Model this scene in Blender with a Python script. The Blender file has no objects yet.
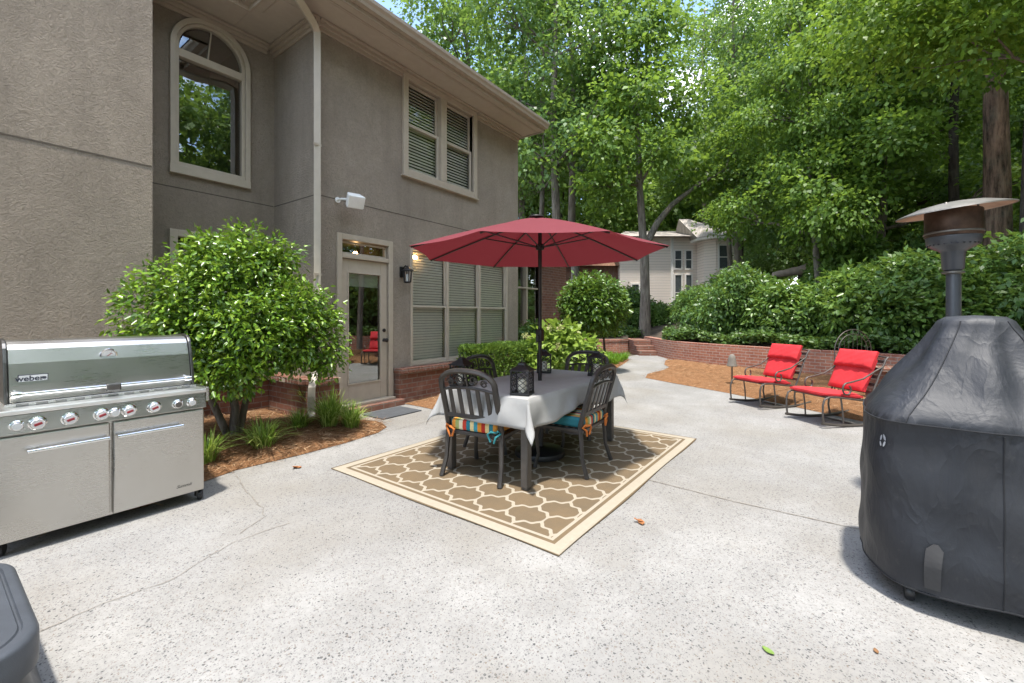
import bpy, math, random
import numpy as np
from mathutils import Vector, Matrix, Euler
R = math.radians
random.seed(7)
sc = bpy.context.scene
col = sc.collection
# ------------------------------------------------------------------ camera frame (level, shifted lens)
F, H, HY = 435.0, 1.37, 316.0
AZ = math.atan(313 / 435.0)
CA, SA = math.cos(AZ), math.sin(AZ)
def cw(X, Y): return (CA * Y + SA * X, SA * Y - CA * X)      # metres right / ahead of the camera -> x, y
def at(px, Y): return cw((px - 512) / F * Y, Y)
cam = bpy.data.objects.new('camera', bpy.data.cameras.new('camera'))
col.objects.link(cam)
cam.location = (0, 0, H)
cam.rotation_euler = (R(90), 0, -math.atan2(CA, SA))
cam.data.sensor_width = 36
cam.data.lens = 36 * F / 1024
cam.data.shift_y = (HY - 341.5) / 1024
cam.data.clip_start = 0.05
cam.data.clip_end = 2000
sc.camera = cam

# ------------------------------------------------------------------ materials
MATS = {}
class NT:
    def __init__(s, name):
        s.m = bpy.data.materials.new(name); s.m.use_nodes = True
        s.t = s.m.node_tree; s.n = s.t.nodes; s.l = s.t.links
        s.n.clear()
        s.out = s.n.new('ShaderNodeOutputMaterial')
        MATS[name] = s.m
    def node(s, kind, ins=None, **props):
        n = s.n.new('ShaderNode' + kind)
        for k, v in props.items(): setattr(n, k, v)
        for k, v in (ins or {}).items(): s.put(n.inputs[k], v)
        return n
    def put(s, sock, v):
        if isinstance(v, bpy.types.NodeSocket): s.l.new(v, sock)
        elif isinstance(v, (tuple, list)) and len(v) == 3 and sock.type == 'RGBA': sock.default_value = (*v, 1)
        else: sock.default_value = v
    def math(s, op, a, b=None, c=None):
        n = s.n.new('ShaderNodeMath'); n.operation = op
        for i, v in enumerate((a, b, c)):
            if v is not None: s.put(n.inputs[i], v)
        return n.outputs[0]
    def mix(s, f, a, b):
        n = s.n.new('ShaderNodeMix'); n.data_type = 'RGBA'
        s.put(n.inputs[0], f); s.put(n.inputs[6], a); s.put(n.inputs[7], b)
        return n.outputs[2]
    def ramp(s, f, stops):
        n = s.n.new('ShaderNodeValToRGB'); s.put(n.inputs[0], f)
        e = n.color_ramp.elements
        while len(e) < len(stops): e.new(0.5)
        for q, (p, c) in zip(e, stops):
            q.position = p; q.color = (*c, 1) if len(c) == 3 else c
        return n.outputs[0]
    def noise(s, vec, scale, detail=4, rough=.6):
        n = s.node('TexNoise', {'Scale': scale, 'Detail': detail, 'Roughness': rough})
        if vec is not None: s.l.new(vec, n.inputs['Vector'])
        return n.outputs['Fac']
    def obj(s): return s.node('TexCoord').outputs['Object']
    def pos(s): return s.node('NewGeometry').outputs['Position']
    def bump(s, h, strength=.3, dist=.01):
        return s.node('Bump', {'Height': h, 'Strength': strength, 'Distance': dist}).outputs[0]
    def bsdf(s, color, rough=.6, metal=0., normal=None, spec=.5, **kw):
        b = s.node('BsdfPrincipled', {'Base Color': color, 'Roughness': rough, 'Metallic': metal, 'Specular IOR Level': spec})
        if normal is not None: s.l.new(normal, b.inputs['Normal'])
        for k, v in kw.items(): s.put(b.inputs[k], v)
        s.l.new(b.outputs[0], s.out.inputs[0]); return b

def plain(name, c, rough=.55, metal=0., var=.18, scale=9., bump=.0, bscale=120., spec=.5, world=False):
    t = NT(name); v = t.pos() if world else t.obj()
    n = t.noise(v, scale, 5)
    lo = tuple(x * (1 - var) for x in c); hi = tuple(min(1, x * (1 + var)) for x in c)
    cc = t.ramp(n, [(.3, lo), (.7, hi)])
    nb = t.bump(t.noise(v, bscale, 3), bump, .004) if bump else None
    rr = t.math('ADD', t.math('MULTIPLY', t.noise(v, scale * 2.3, 3), .16), rough - .08)
    t.bsdf(cc, rr, metal, nb, spec)
    return t.m

def leafmat(name, cols, trans=.35, gloss=.45, spec=.38):
    t = NT(name)
    g = t.node('NewGeometry')
    f = g.outputs['Random Per Island']
    n = len(cols)
    c = t.ramp(f, [((i + .5) / n, q) for i, q in enumerate(cols)])
    b = t.node('BsdfPrincipled', {'Base Color': c, 'Roughness': gloss, 'Specular IOR Level': spec})
    tc = t.mix(.5, c, (.30, .42, .05))
    tr = t.node('BsdfTranslucent', {'Color': tc})
    m = t.node('MixShader', {'Fac': trans, 1: b.outputs[0], 2: tr.outputs[0]})
    t.l.new(m.outputs[0], t.out.inputs[0])
    return t.m

def stucco(name, c):
    t = NT(name); v = t.pos()
    big = t.noise(v, .9, 4, .6); mid = t.noise(v, 7, 5, .65)
    cc = t.mix(t.ramp(big, [(.35, (0, 0, 0)), (.68, (1, 1, 1))]), tuple(x * .86 for x in c), tuple(x * 1.12 for x in c))
    cc = t.mix(t.ramp(mid, [(.35, (0, 0, 0)), (.7, (.5, .5, .5))]), cc, tuple(x * .78 for x in c))
    vs = t.node('Mapping', {'Vector': v, 'Scale': (2.2, 2.2, .35)}).outputs[0]
    cc = t.mix(t.ramp(t.noise(vs, 2.2, 5, .7), [(.48, (0, 0, 0)), (.8, (.6, .6, .6))]), cc, tuple(x * .6 for x in c))
    d = t.node('TexNoise', {'Vector': v, 'Scale': 24, 'Detail': 6, 'Roughness': .66, 'Distortion': 1.6}).outputs[0]
    cc = t.mix(t.ramp(d, [(.36, (.42, .42, .42)), (.58, (0, 0, 0))]), cc, tuple(x * .55 for x in c))
    f = t.noise(v, 160, 3, .6)
    hh = t.math('ADD', t.math('MULTIPLY', d, 1.), t.math('MULTIPLY', f, .45))
    t.bsdf(cc, .92, 0, t.bump(hh, 1., .022), .2)
    return t.m

def brick(name, uv=False, c1=(.235, .103, .068), c2=(.155, .072, .05), mortar=(.24, .205, .17), scale=1.):
    t = NT(name)
    if uv:
        vec = t.node('TexCoord').outputs['UV']
    else:
        g = t.node('NewGeometry')
        p = t.node('SeparateXYZ', {0: g.outputs['Position']}); q = t.node('SeparateXYZ', {0: g.outputs['Normal']})
        ax, ay, az = (t.math('ABSOLUTE', q.outputs[i]) for i in range(3))
        s1 = t.math('ADD', t.math('MULTIPLY', p.outputs[0], ay), t.math('MULTIPLY', p.outputs[1], ax))
        hz = t.math('GREATER_THAN', az, .7)
        s1 = t.math('ADD', s1, t.math('MULTIPLY', p.outputs[0], hz))
        s2 = t.math('ADD', t.math('MULTIPLY', p.outputs[2], t.math('SUBTRACT', 1., hz)), t.math('MULTIPLY', p.outputs[1], hz))
        vec = t.node('CombineXYZ', {0: s1, 1: s2}).outputs[0]
    n = t.noise(t.pos(), 14, 4, .7)
    b = t.node('TexBrick', {'Vector': vec, 'Color1': c1, 'Color2': c2, 'Mortar': mortar, 'Scale': scale, 'Mortar Size': .008,
                            'Mortar Smooth': .3, 'Bias': -.1, 'Brick Width': .21, 'Row Height': .075})
    cc = t.mix(t.ramp(n, [(.35, (0, 0, 0)), (.75, (.55, .55, .55))]), b.outputs[0], (.16, .075, .055))
    cc = t.mix(t.ramp(t.noise(t.pos(), 3.1, 5, .7), [(.5, (0, 0, 0)), (.85, (.5, .5, .5))]), cc, (.42, .30, .24))
    hh = t.math('ADD', t.math('MULTIPLY', b.outputs['Fac'], -1.), t.math('MULTIPLY', t.noise(t.pos(), 70, 3), .5))
    t.bsdf(cc, .88, 0, t.bump(hh, .8, .008), .25)
    return t.m

def glass(name, fac=.3, tint=(.95, .965, .955)):
    t = NT(name)
    lw = t.node('LayerWeight', {'Blend': .25})
    f = t.math('MINIMUM', t.math('ADD', t.math('MULTIPLY', lw.outputs['Fresnel'], .8), fac), .95)
    wav = t.bump(t.noise(t.pos(), 1.3, 1), .05, .02)
    gl = t.node('BsdfGlossy', {'Color': (.92, .95, .94), 'Roughness': .008, 'Normal': wav})
    tr = t.node('BsdfTransparent', {'Color': tint})
    m = t.node('MixShader', {'Fac': f, 1: tr.outputs[0], 2: gl.outputs[0]})
    t.l.new(m.outputs[0], t.out.inputs[0]); return t.m

def emit(name, c, s):
    t = NT(name); e = t.node('Emission', {'Color': c, 'Strength': s})
    t.l.new(e.outputs[0], t.out.inputs[0]); return t.m

def concrete(name, base=(.292, .285, .271)):
    t = NT(name); v = t.pos()
    a = t.noise(v, .55, 6, .62); b = t.noise(v, 2.6, 6, .7); c3 = t.noise(v, 40, 4, .7)
    cc = t.mix(t.ramp(a, [(.36, (0, 0, 0)), (.66, (1, 1, 1))]), tuple(x * .80 for x in base), tuple(x * 1.10 for x in base))
    cc = t.mix(t.ramp(b, [(.40, (0, 0, 0)), (.72, (.75, .75, .75))]), cc, tuple(x * f for x, f in zip(base, (.70, .69, .68))))
    cc = t.mix(t.ramp(t.noise(v, .9, 3, .5), [(.45, (0, 0, 0)), (.68, (.7, .7, .7))]), cc, (.205, .188, .160))
    cc = t.mix(t.ramp(c3, [(.3, (.5, .5, .5)), (.6, (0, 0, 0))]), cc, tuple(x * .62 for x in base))
    # exposed pebbles: two sizes of voronoi cells, a share of them dark
    spk = None
    for sca, rad, share, dark in ((76, .32, .78, (.045, .045, .047)), (150, .36, .66, (.11, .105, .10)), (104, .30, .80, (.15, .12, .095))):
        w = t.node('Mapping', {'Vector': v, 'Scale': (1, 1, .01), 'Location': (sca, sca * .3, 0), 'Rotation': (0, 0, sca)}).outputs[0]
        w = t.node('VectorMath', {0: t.node('TexNoise', {'Vector': v, 'Scale': 90, 'Detail': 2}).outputs['Color'], 1: (.016, .016, 0), 2: w}, operation='MULTIPLY_ADD').outputs[0]
        vo = t.node('TexVoronoi', {'Vector': w, 'Scale': sca, 'Randomness': 1.}, voronoi_dimensions='2D')
        sep = t.node('SeparateColor', {0: vo.outputs['Color']})
        dens = t.math('ADD', t.math('MULTIPLY', t.noise(v, 1.1, 3), .45), share - .22)
        on = t.math('GREATER_THAN', sep.outputs[0], dens)
        r = t.math('MULTIPLY', sep.outputs[1], rad)
        inn = t.math('LESS_THAN', vo.outputs['Distance'], t.math('ADD', r, .10))
        mk = t.math('MULTIPLY', t.math('MULTIPLY', on, inn), t.math('ADD', t.math('MULTIPLY', sep.outputs[2], .55), .40))
        cc = t.mix(mk, cc, dark); spk = mk if spk is None else t.math('ADD', spk, mk)
    hh = t.math('ADD', t.math('MULTIPLY', spk, -.6), c3)
    t.bsdf(cc, .85, 0, t.bump(hh, .35, .004), .3)
    return t.m

def rugmat(name):
    t = NT(name); v = t.obj(); p = t.node('SeparateXYZ', {0: v})
    x, y = p.outputs[0], p.outputs[1]
    px_, py_ = .385, .292
    a = t.math('DIVIDE', x, px_); b = t.math('DIVIDE', y, py_)
    P = t.math('ADD', a, b); Q = t.math('SUBTRACT', a, b)
    def wob(q):
        s = t.math('SINE', t.math('MULTIPLY', q, 2 * math.pi))
        s2 = t.math('SINE', t.math('MULTIPLY', q, 6 * math.pi))
        return t.math('ADD', t.math('MULTIPLY', s, .118), t.math('MULTIPLY', s2, .022))
    def line(u, w):
        d = t.math('SUBTRACT', u, wob(w)); d = t.math('ABSOLUTE', t.math('SUBTRACT', d, t.math('ROUND', d)))
        return t.math('LESS_THAN', d, .052)
    ln = t.math('MAXIMUM', line(P, Q), line(Q, P))
    hx, hy = 1.475, 1.18
    ex = t.math('SUBTRACT', hx, t.math('ABSOLUTE', x)); ey = t.math('SUBTRACT', hy, t.math('ABSOLUTE', y))
    e = t.math('MINIMUM', ex, ey)
    inner = t.math('GREATER_THAN', e, .142)
    ln = t.math('MULTIPLY', ln, inner)
    band = t.math('MULTIPLY', t.math('LESS_THAN', e, .142), t.math('GREATER_THAN', e, .118))
    outer = t.math('MULTIPLY', t.math('LESS_THAN', e, .088), t.math('GREATER_THAN', e, .008))
    lt = t.math('MAXIMUM', t.math('MAXIMUM', ln, band), outer)
    w1 = t.node('TexWave', {'Vector': v, 'Scale': 55, 'Distortion': 1.5, 'Detail': 2}).outputs[0]
    br = t.mix(w1, (.122, .086, .050), (.178, .130, .079))
    br = t.mix(t.ramp(t.noise(v, 3.2, 6, .7), [(.4, (0, 0, 0)), (.65, (.8, .8, .8))]), br, (.12, .092, .06))
    cr = t.mix(t.noise(v, 30, 3), (.29, .252, .195), (.355, .315, .248))
    t.bsdf(t.mix(lt, br, cr), .95, 0, t.bump(w1, .4, .003), .15)
    return t.m

def stripes(name):
    t = NT(name); p = t.node('SeparateXYZ', {0: t.obj()})
    f = t.math('FRACT', t.math('ADD', t.math('MULTIPLY', p.outputs[0], 2.45), .15))
    n = t.n.new('ShaderNodeValToRGB'); t.l.new(f, n.inputs[0]); n.color_ramp.interpolation = 'CONSTANT'
    cs = [(.02, .16, .20), (.62, .50, .25), (.05, .25, .30), (.60, .22, .03), (.36, .03, .02), (.60, .45, .20), (.03, .16, .19), (.62, .25, .04),
          (.30, .34, .12), (.62, .55, .38), (.45, .05, .03)]
    e = n.color_ramp.elements
    while len(e) < len(cs): e.new(.5)
    for i, c in enumerate(cs): e[i].position = i / len(cs); e[i].color = (*c, 1)
    t.bsdf(n.outputs[0], .9, 0, t.bump(t.noise(t.obj(), 300, 2), .2, .002), .2)
    return t.m

def bark(name, c1, c2, sc_=6.):
    t = NT(name); v = t.node('Mapping', {'Vector': t.obj(), 'Scale': (1, 1, .16)}).outputs[0]
    n = t.node('TexNoise', {'Vector': v, 'Scale': sc_ * 2.2, 'Detail': 6, 'Roughness': .7}).outputs[0]
    cc = t.ramp(n, [(.35, c1), (.65, c2)])
    cc = t.mix(t.ramp(t.noise(t.obj(), 1.3, 5, .7), [(.5, (0, 0, 0)), (.8, (.5, .5, .5))]), cc, (.20, .21, .16))
    t.bsdf(cc, .95, 0, t.bump(n, 1., .04), .15); return t.m

def straw(name):
    t = NT(name); v = t.pos()
    n = t.node('TexNoise', {'Vector': v, 'Scale': 26, 'Detail': 6, 'Roughness': .75, 'Distortion': 2.}).outputs[0]
    cc = t.ramp(n, [(.3, (.085, .042, .022)), (.5, (.25, .126, .060)), (.72, (.42, .245, .125))])
    t.bsdf(cc, .95, 0, t.bump(n, 1., .03), .1); return t.m

def steel(name):
    t = NT(name); v = t.node('Mapping', {'Vector': t.obj(), 'Scale': (1.5, 60, 60)}).outputs[0]
    n = t.noise(v, 6, 4, .6)
    g = t.noise(t.obj(), 3, 4)
    rr = t.math('ADD', t.math('MULTIPLY', n, .12), t.math('ADD', t.math('MULTIPLY', t.noise(t.obj(), 3, 1, .4), .16), .15))
    cc = t.mix(g, (.50, .485, .455), (.585, .575, .55))
    t.bsdf(cc, rr, 1., t.bump(n, .02, .002)); return t.m

def fabric_cover(name):
    t = NT(name); v = t.obj()
    d = t.noise(v, 2.5, 6, .7)
    cc = t.mix(t.ramp(d, [(.45, (0, 0, 0)), (.8, (.7, .7, .7))]), (.014, .016, .021), (.044, .044, .047))
    cc = t.mix(t.ramp(t.noise(v, 11, 6, .75), [(.6, (0, 0, 0)), (.8, (.3, .3, .3))]), cc, (.13, .12, .11))
    st = t.node('TexVoronoi', {'Vector': v, 'Scale': 55}).outputs['Distance']
    wr = t.node('TexNoise', {'Vector': t.node('Mapping', {'Vector': v, 'Scale': (3, 3, 1.1)}).outputs[0], 'Scale': 2.4, 'Detail': 5, 'Roughness': .55, 'Distortion': .8}).outputs[0]
    rg_ = t.math('SUBTRACT', 1., t.math('MULTIPLY', t.math('ABSOLUTE', t.math('SUBTRACT', t.node('TexNoise', {'Vector': t.node('Mapping', {'Vector': v, 'Scale': (2.2, 2.2, 1.2)}).outputs[0], 'Scale': 2.3, 'Detail': 3, 'Roughness': .5, 'Distortion': .5}).outputs[0], .5)), 7.))
    rg_ = t.math('POWER', t.math('MAXIMUM', rg_, 0.), 3.)
    b1 = t.bump(t.math('ADD', wr, t.math('MULTIPLY', rg_, .14)), .38, .03)
    fin = t.node('Bump', {'Height': t.noise(v, 420, 2), 'Strength': .2, 'Distance': .002, 'Normal': b1}).outputs[0]
    t.bsdf(cc, .55, 0, fin, .45); return t.m

def siding(name, c):
    t = NT(name); p = t.node('SeparateXYZ', {0: t.pos()})
    f = t.math('FRACT', t.math('MULTIPLY', p.outputs[2], 5.))
    cc = t.mix(t.math('LESS_THAN', f, .10), c, tuple(x * .55 for x in c))
    t.bsdf(cc, .7, 0, t.bump(f, .6, .03), .3); return t.m

def shingle(name, c):
    t = NT(name); v = t.pos()
    b = t.node('TexBrick', {'Vector': v, 'Color1': tuple(x * .8 for x in c), 'Color2': tuple(x * 1.25 for x in c), 'Mortar': tuple(x * .5 for x in c), 'Scale': 1., 'Mortar Size': .012, 'Brick Width': .3, 'Row Height': .16})
    t.bsdf(t.mix(.4, b.outputs[0], t.ramp(t.noise(v, 8), [(.3, tuple(x * .7 for x in c)), (.7, c)])), .95, 0, None, .2); return t.m

stucco('stucco', (.365, .308, .245))
plain('stucco_joint', (.10, .082, .064), .9)
plain('trim', (.42, .355, .275), .5, var=.06, world=True)
plain('trim_light', (.44, .385, .305), .45, var=.05, world=True)
plain('soffit', (.40, .34, .275), .7, var=.05, world=True)
plain('roof_edge', (.36, .30, .235), .5, var=.06, world=True)
brick('brick'); brick('brick_wall', True, (.46, .19, .115), (.32, .125, .08), (.46, .40, .34))
brick('brick_dark', False, (.20, .085, .055), (.13, .06, .042), (.24, .20, .17))
brick('brick_cap', True, (.37, .14, .09), (.28, .105, .07), (.42, .36, .30))
glass('glass_mirror', .30); glass('glass_blind', .045); glass('glass_arch', .24)
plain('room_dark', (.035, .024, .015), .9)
plain('blind', (.66, .615, .54), .6, var=.04)
plain('shade_cloth', (.55, .58, .50), .9, var=.04)
emit('lamp_glow', (1., .60, .26), 22.)
concrete('concrete')
plain('joint_line', (.205, .18, .15), .95, world=True)
plain('stair_mat', (.060, .064, .070), .95, bump=.5, bscale=260)
rugmat('rug'); stripes('striped_fabric'); straw('pine_straw'); steel('steel')
plain('chrome', (.78, .78, .77), .14, 1., .04); plain('worktop', (.82, .82, .80), .34, 1., .04); plain('slot_grey', (.45, .44, .43), .4, 1., .04)
plain('dark_steel', (.16, .155, .15), .35, 1., .1)
plain('black_plastic', (.016, .016, .018), .45, var=.2)
plain('grey_plastic', (.050, .056, .066), .42, var=.12, bump=.15, bscale=300)
plain('cast_metal', (.052, .046, .042), .42, .35, .25, 14, .2, 90)
plain('rocker_metal', (.105, .092, .082), .42, .6, .2, 12)
plain('table_metal', (.085, .076, .068), .5, .3, .2)
plain('tablecloth', (.325, .320, .310), .9, var=.05, bump=.3, bscale=400)
plain('red_fabric', (.50, .020, .026), .88, var=.24, scale=6, bump=.5, bscale=45)
plain('red_piping', (.40, .010, .014), .85)
fabric_cover('cover_fabric')
plain('cover_strap', (.040, .039, .040), .8); plain('seam_black', (.014, .015, .018), .8)
plain('logo_white', (.30, .31, .33), .7)
plain('badge_dark', (.018, .026, .045), .4)
plain('badge_light', (.72, .75, .78), .3, .6)
plain('knob_red', (.32, .02, .03), .35)
plain('white_paint', (.80, .79, .76), .45, var=.03)
plain('lantern_black', (.014, .013, .013), .45, .3)
plain('candle', (.72, .66, .54), .6, var=.04)
plain('lantern_glass', (.62, .63, .60), .2, 0, .05)
plain('heater_steel', (.20, .185, .165), .5, .8, .3, 7)
plain('heater_burnt', (.080, .050, .036), .5, .7, .5, 10)
plain('heater_copper', (.46, .34, .27), .4, .7, .3, 5)
plain('heater_grey', (.075, .080, .090), .4, .3, .1)
plain('umbrella_metal', (.022, .018, .016), .45, .4)
plain('stone_grey', (.17, .15, .125), .9, bump=.6, bscale=40)
plain('leaf_orange', (.30, .12, .04), .85); plain('leaf_brown', (.20, .10, .04), .8); plain('leaf_green', (.14, .22, .04), .8)
plain('teal_cord', (.03, .20, .22), .9); plain('orange_cord', (.55, .16, .03), .9)
siding('siding', (.78, .69, .62)); shingle('roof_brown', (.22, .125, .085)); shingle('roof_grey', (.40, .36, .33)); shingle('roof_house', (.13, .115, .10))
plain('neighbour_trim', (.72, .69, .65), .6, var=.03); plain('neighbour_glass', (.075, .085, .09), .12, 0, .2)
bark('bark_grey', (.085, .072, .058), (.24, .205, .165)); bark('bark_dark', (.030, .025, .022), (.085, .070, .058)); bark('bark_pine', (.040, .028, .022), (.25, .165, .12), 5)
plain('log_wood', (.55, .42, .35), .9, var=.25, scale=5)
plain('soil', (.055, .040, .026), .97, var=.4, scale=3, bump=.6, bscale=20, world=True)
def cloth_red():
    t = NT('umbrella_cloth'); v = t.obj()
    n = t.noise(v, 4, 4); c = t.mix(n, (.145, .031, .038), (.178, .042, .050))
    b = t.node('BsdfPrincipled', {'Base Color': c, 'Roughness': .9, 'Specular IOR Level': .15, 'Normal': t.bump(t.noise(v, 350, 2), .2, .002)})
    tr = t.node('BsdfTranslucent', {'Color': (.22, .020, .028)})
    m = t.node('MixShader', {'Fac': .16, 1: b.outputs[0], 2: tr.outputs[0]}); t.l.new(m.outputs[0], t.out.inputs[0])
cloth_red()
leafmat('leaf_tree', [(0.079, 0.152, 0.024), (0.108, 0.199, 0.031), (0.136, 0.245, 0.038), (0.179, 0.291, 0.049)], .5)
leafmat('leaf_tree_cool', [(0.070, 0.139, 0.037), (0.095, 0.186, 0.048), (0.124, 0.225, 0.059), (0.158, 0.265, 0.072)], .48, .35)
leafmat('leaf_tree_lime', [(0.108, 0.199, 0.022), (0.144, 0.252, 0.026), (0.202, 0.311, 0.038)], .42)
leafmat('leaf_far', [(0.108, 0.199, 0.044), (0.144, 0.252, 0.054), (0.187, 0.291, 0.064)], .5)
leafmat('leaf_bank', [(0.067, 0.137, 0.038), (0.093, 0.177, 0.046), (0.127, 0.214, 0.055), (0.105, 0.195, 0.038)], .32, .36)
leafmat('leaf_bank_wide', [(0.090, 0.170, 0.037), (0.127, 0.221, 0.044), (0.165, 0.267, 0.056)], .34, .32, .45)
leafmat('leaf_camellia', [(0.044, 0.098, 0.010), (0.075, 0.161, 0.014), (0.138, 0.265, 0.022), (0.237, 0.368, 0.034)], .25, .28, .5)
leafmat('leaf_round', [(0.055, 0.115, 0.016), (0.085, 0.165, 0.022), (0.120, 0.210, 0.030)], .25, .32, .5)
leafmat('leaf_hedge', [(0.060, 0.120, 0.020), (0.100, 0.180, 0.026), (0.160, 0.250, 0.040)], .3)
leafmat('leaf_hydrangea', [(0.160, 0.250, 0.035), (0.220, 0.320, 0.050), (0.280, 0.380, 0.070)], .35)
leafmat('flower_cream', [(.50, .50, .24), (.56, .46, .26), (.40, .44, .18)], .3)
leafmat('blade_lily', [(0.111, 0.206, 0.029), (0.195, 0.312, 0.046), (0.312, 0.438, 0.078), (0.442, 0.525, 0.156)], .35)
leafmat('blade_grass', [(0.095, 0.220, 0.012), (0.130, 0.280, 0.018), (0.170, 0.340, 0.025)], .4)
leafmat('leaf_ivy', [(0.035, 0.075, 0.014), (0.058, 0.112, 0.021), (0.087, 0.147, 0.027)], .15)
leafmat('needle_straw', [(.10, .056, .032), (.22, .126, .070), (.35, .22, .125), (.50, .35, .21)], .0, .8, .1)

# ------------------------------------------------------------------ mesh helpers
def total_loc(o):
    v = Vector((0, 0, 0))
    while o is not None: v += o.location; o = o.parent
    return v
class MB:
    def __init__(s): s.v = []; s.f = []; s.uv = []; s.sm = []; s.mi = []; s.cur = 0
    def add(s, vs, fs, smooth=False, uvs=None):
        b = len(s.v); s.v += [tuple(p) for p in vs]
        for i, f in enumerate(fs):
            s.f.append([b + k for k in f]); s.sm.append(smooth); s.mi.append(s.cur)
            s.uv.append(uvs[i] if uvs else None)
        return s
    def box(s, x0, x1, y0, y1, z0, z1, M=None):
        vs = [(x, y, z) for z in (z0, z1) for y in (y0, y1) for x in (x0, x1)]
        if M is not None: vs = [tuple(M @ Vector(p)) for p in vs]
        return s.add(vs, [(0, 2, 3, 1), (4, 5, 7, 6), (0, 1, 5, 4), (1, 3, 7, 5), (3, 2, 6, 7), (2, 0, 4, 6)])
    def cbox(s, c, d, M=None):
        return s.box(c[0] - d[0] / 2, c[0] + d[0] / 2, c[1] - d[1] / 2, c[1] + d[1] / 2, c[2] - d[2] / 2, c[2] + d[2] / 2, M)
    def tube(s, pts, r, n=8, closed=False, flat=1.0):
        pts = [Vector(p) for p in pts]; m = len(pts)
        rs = r if isinstance(r, (list, tuple)) else [r] * m
        vs = []; up = None
        for i, p in enumerate(pts):
            a = pts[(i - 1) % m] if (i > 0 or closed) else p
            b = pts[(i + 1) % m] if (i < m - 1 or closed) else p
            t = (b - a); t = t.normalized() if t.length > 1e-9 else Vector((0, 0, 1))
            if up is None:
                up = Vector((0, 0, 1)) if abs(t.z) < .9 else Vector((1, 0, 0))
            e1 = (up - t * up.dot(t))
            if e1.length < 1e-6: e1 = t.orthogonal()
            e1.normalize(); up = e1; e2 = t.cross(e1)
            for k in range(n):
                an = 2 * math.pi * (k + .5) / n
                vs.append(p + (e1 * math.cos(an) + e2 * math.sin(an) * flat) * rs[i])
        fs = []
        for i in range(m if closed else m - 1):
            j = (i + 1) % m
            for k in range(n):
                l = (k + 1) % n
                fs.append((i * n + k, i * n + l, j * n + l, j * n + k))
        s.add(vs, fs, n > 5)
        if not closed:
            b = len(s.v) - len(vs)
            s.f.append([b + k for k in range(n)][::-1]); s.f.append([b + (m - 1) * n + k for k in range(n)])
            s.sm += [False, False]; s.uv += [None, None]; s.mi += [s.cur, s.cur]
        return s
    def lathe(s, prof, n=24, c=(0, 0, 0), M=None, smooth=True):
        vs = []; fs = []
        for (r, z) in prof:
            for k in range(n):
                a = 2 * math.pi * k / n
                p = Vector((r * math.cos(a), r * math.sin(a), z))
                if M is not None: p = M @ p
                vs.append((p.x + c[0], p.y + c[1], p.z + c[2]))
        for i in range(len(prof) - 1):
            for k in range(n):
                l = (k + 1) % n
                fs.append((i * n + k, i * n + l, (i + 1) * n + l, (i + 1) * n + k))
        fs.append(list(range(n))[::-1]); fs.append([(len(prof) - 1) * n + k for k in range(n)])
        return s.add(vs, fs, smooth)
    def prism(s, poly, z0, z1, fn=None):
        n = len(poly); fn = fn or (lambda a, b, c: (a, b, c))
        vs = [fn(a, b, z0) for a, b in poly] + [fn(a, b, z1) for a, b in poly]
        fs = [tuple(range(n))[::-1], tuple(range(n, 2 * n))] + [(i, (i + 1) % n, n + (i + 1) % n, n + i) for i in range(n)]
        return s.add(vs, fs)
    def grid(s, fn, nu, nv, smooth=True):
        vs = [fn(i / nu, j / nv) for j in range(nv + 1) for i in range(nu + 1)]
        w = nu + 1
        return s.add(vs, [(j * w + i, j * w + i + 1, (j + 1) * w + i + 1, (j + 1) * w + i) for j in range(nv) for i in range(nu)], smooth)
    def sphere(s, c, r, n=14, sq=(1, 1, 1)):
        pr = [(math.sin(math.pi * i / n) * r + 1e-5, -math.cos(math.pi * i / n) * r) for i in range(n + 1)]
        return s.lathe(pr, n + 4, c, Matrix.Diagonal((*sq,)).to_3x3())
    def build(s, name, mats, parent=None, bevel=0, local=False, solid=0, sub=0, auto=True):
        me = bpy.data.meshes.new(name)
        vs = [Vector(p) for p in s.v]
        loc = Vector((0, 0, 0))
        if not local:
            if parent is not None: off = total_loc(parent)
            else:
                xs = [p.x for p in vs]; ys = [p.y for p in vs]; zs = [p.z for p in vs]
                off = Vector(((min(xs) + max(xs)) / 2, (min(ys) + max(ys)) / 2, min(zs))); loc = off
            vs = [p - off for p in vs]
        me.from_pydata([tuple(p) for p in vs], [], s.f)
        ms = mats if isinstance(mats, (list, tuple)) else [mats]
        for m in ms: me.materials.append(MATS[m])
        me.polygons.foreach_set('use_smooth', s.sm)
        if len(ms) > 1: me.polygons.foreach_set('material_index', s.mi)
        if any(u is not None for u in s.uv):
            ul = me.uv_layers.new(name='UVMap'); k = 0
            for f, u in zip(s.f, s.uv):
                for i in range(len(f)):
                    ul.data[k].uv = u[i] if u else (0, 0); k += 1
        me.update()
        if any(s.sm): me.set_sharp_from_angle(angle=R(42))
        o = bpy.data.objects.new(name, me); col.objects.link(o)
        o.location = loc
        if parent is not None: o.parent = parent
        if sub:
            q = o.modifiers.new('sub', 'SUBSURF'); q.levels = sub; q.render_levels = sub
        if solid:
            q = o.modifiers.new('solid', 'SOLIDIFY'); q.thickness = solid; q.offset = 0
        if bevel:
            q = o.modifiers.new('bevel', 'BEVEL'); q.width = bevel; q.segments = 2; q.limit_method = 'ANGLE'; q.angle_limit = R(40)
        return o

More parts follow.
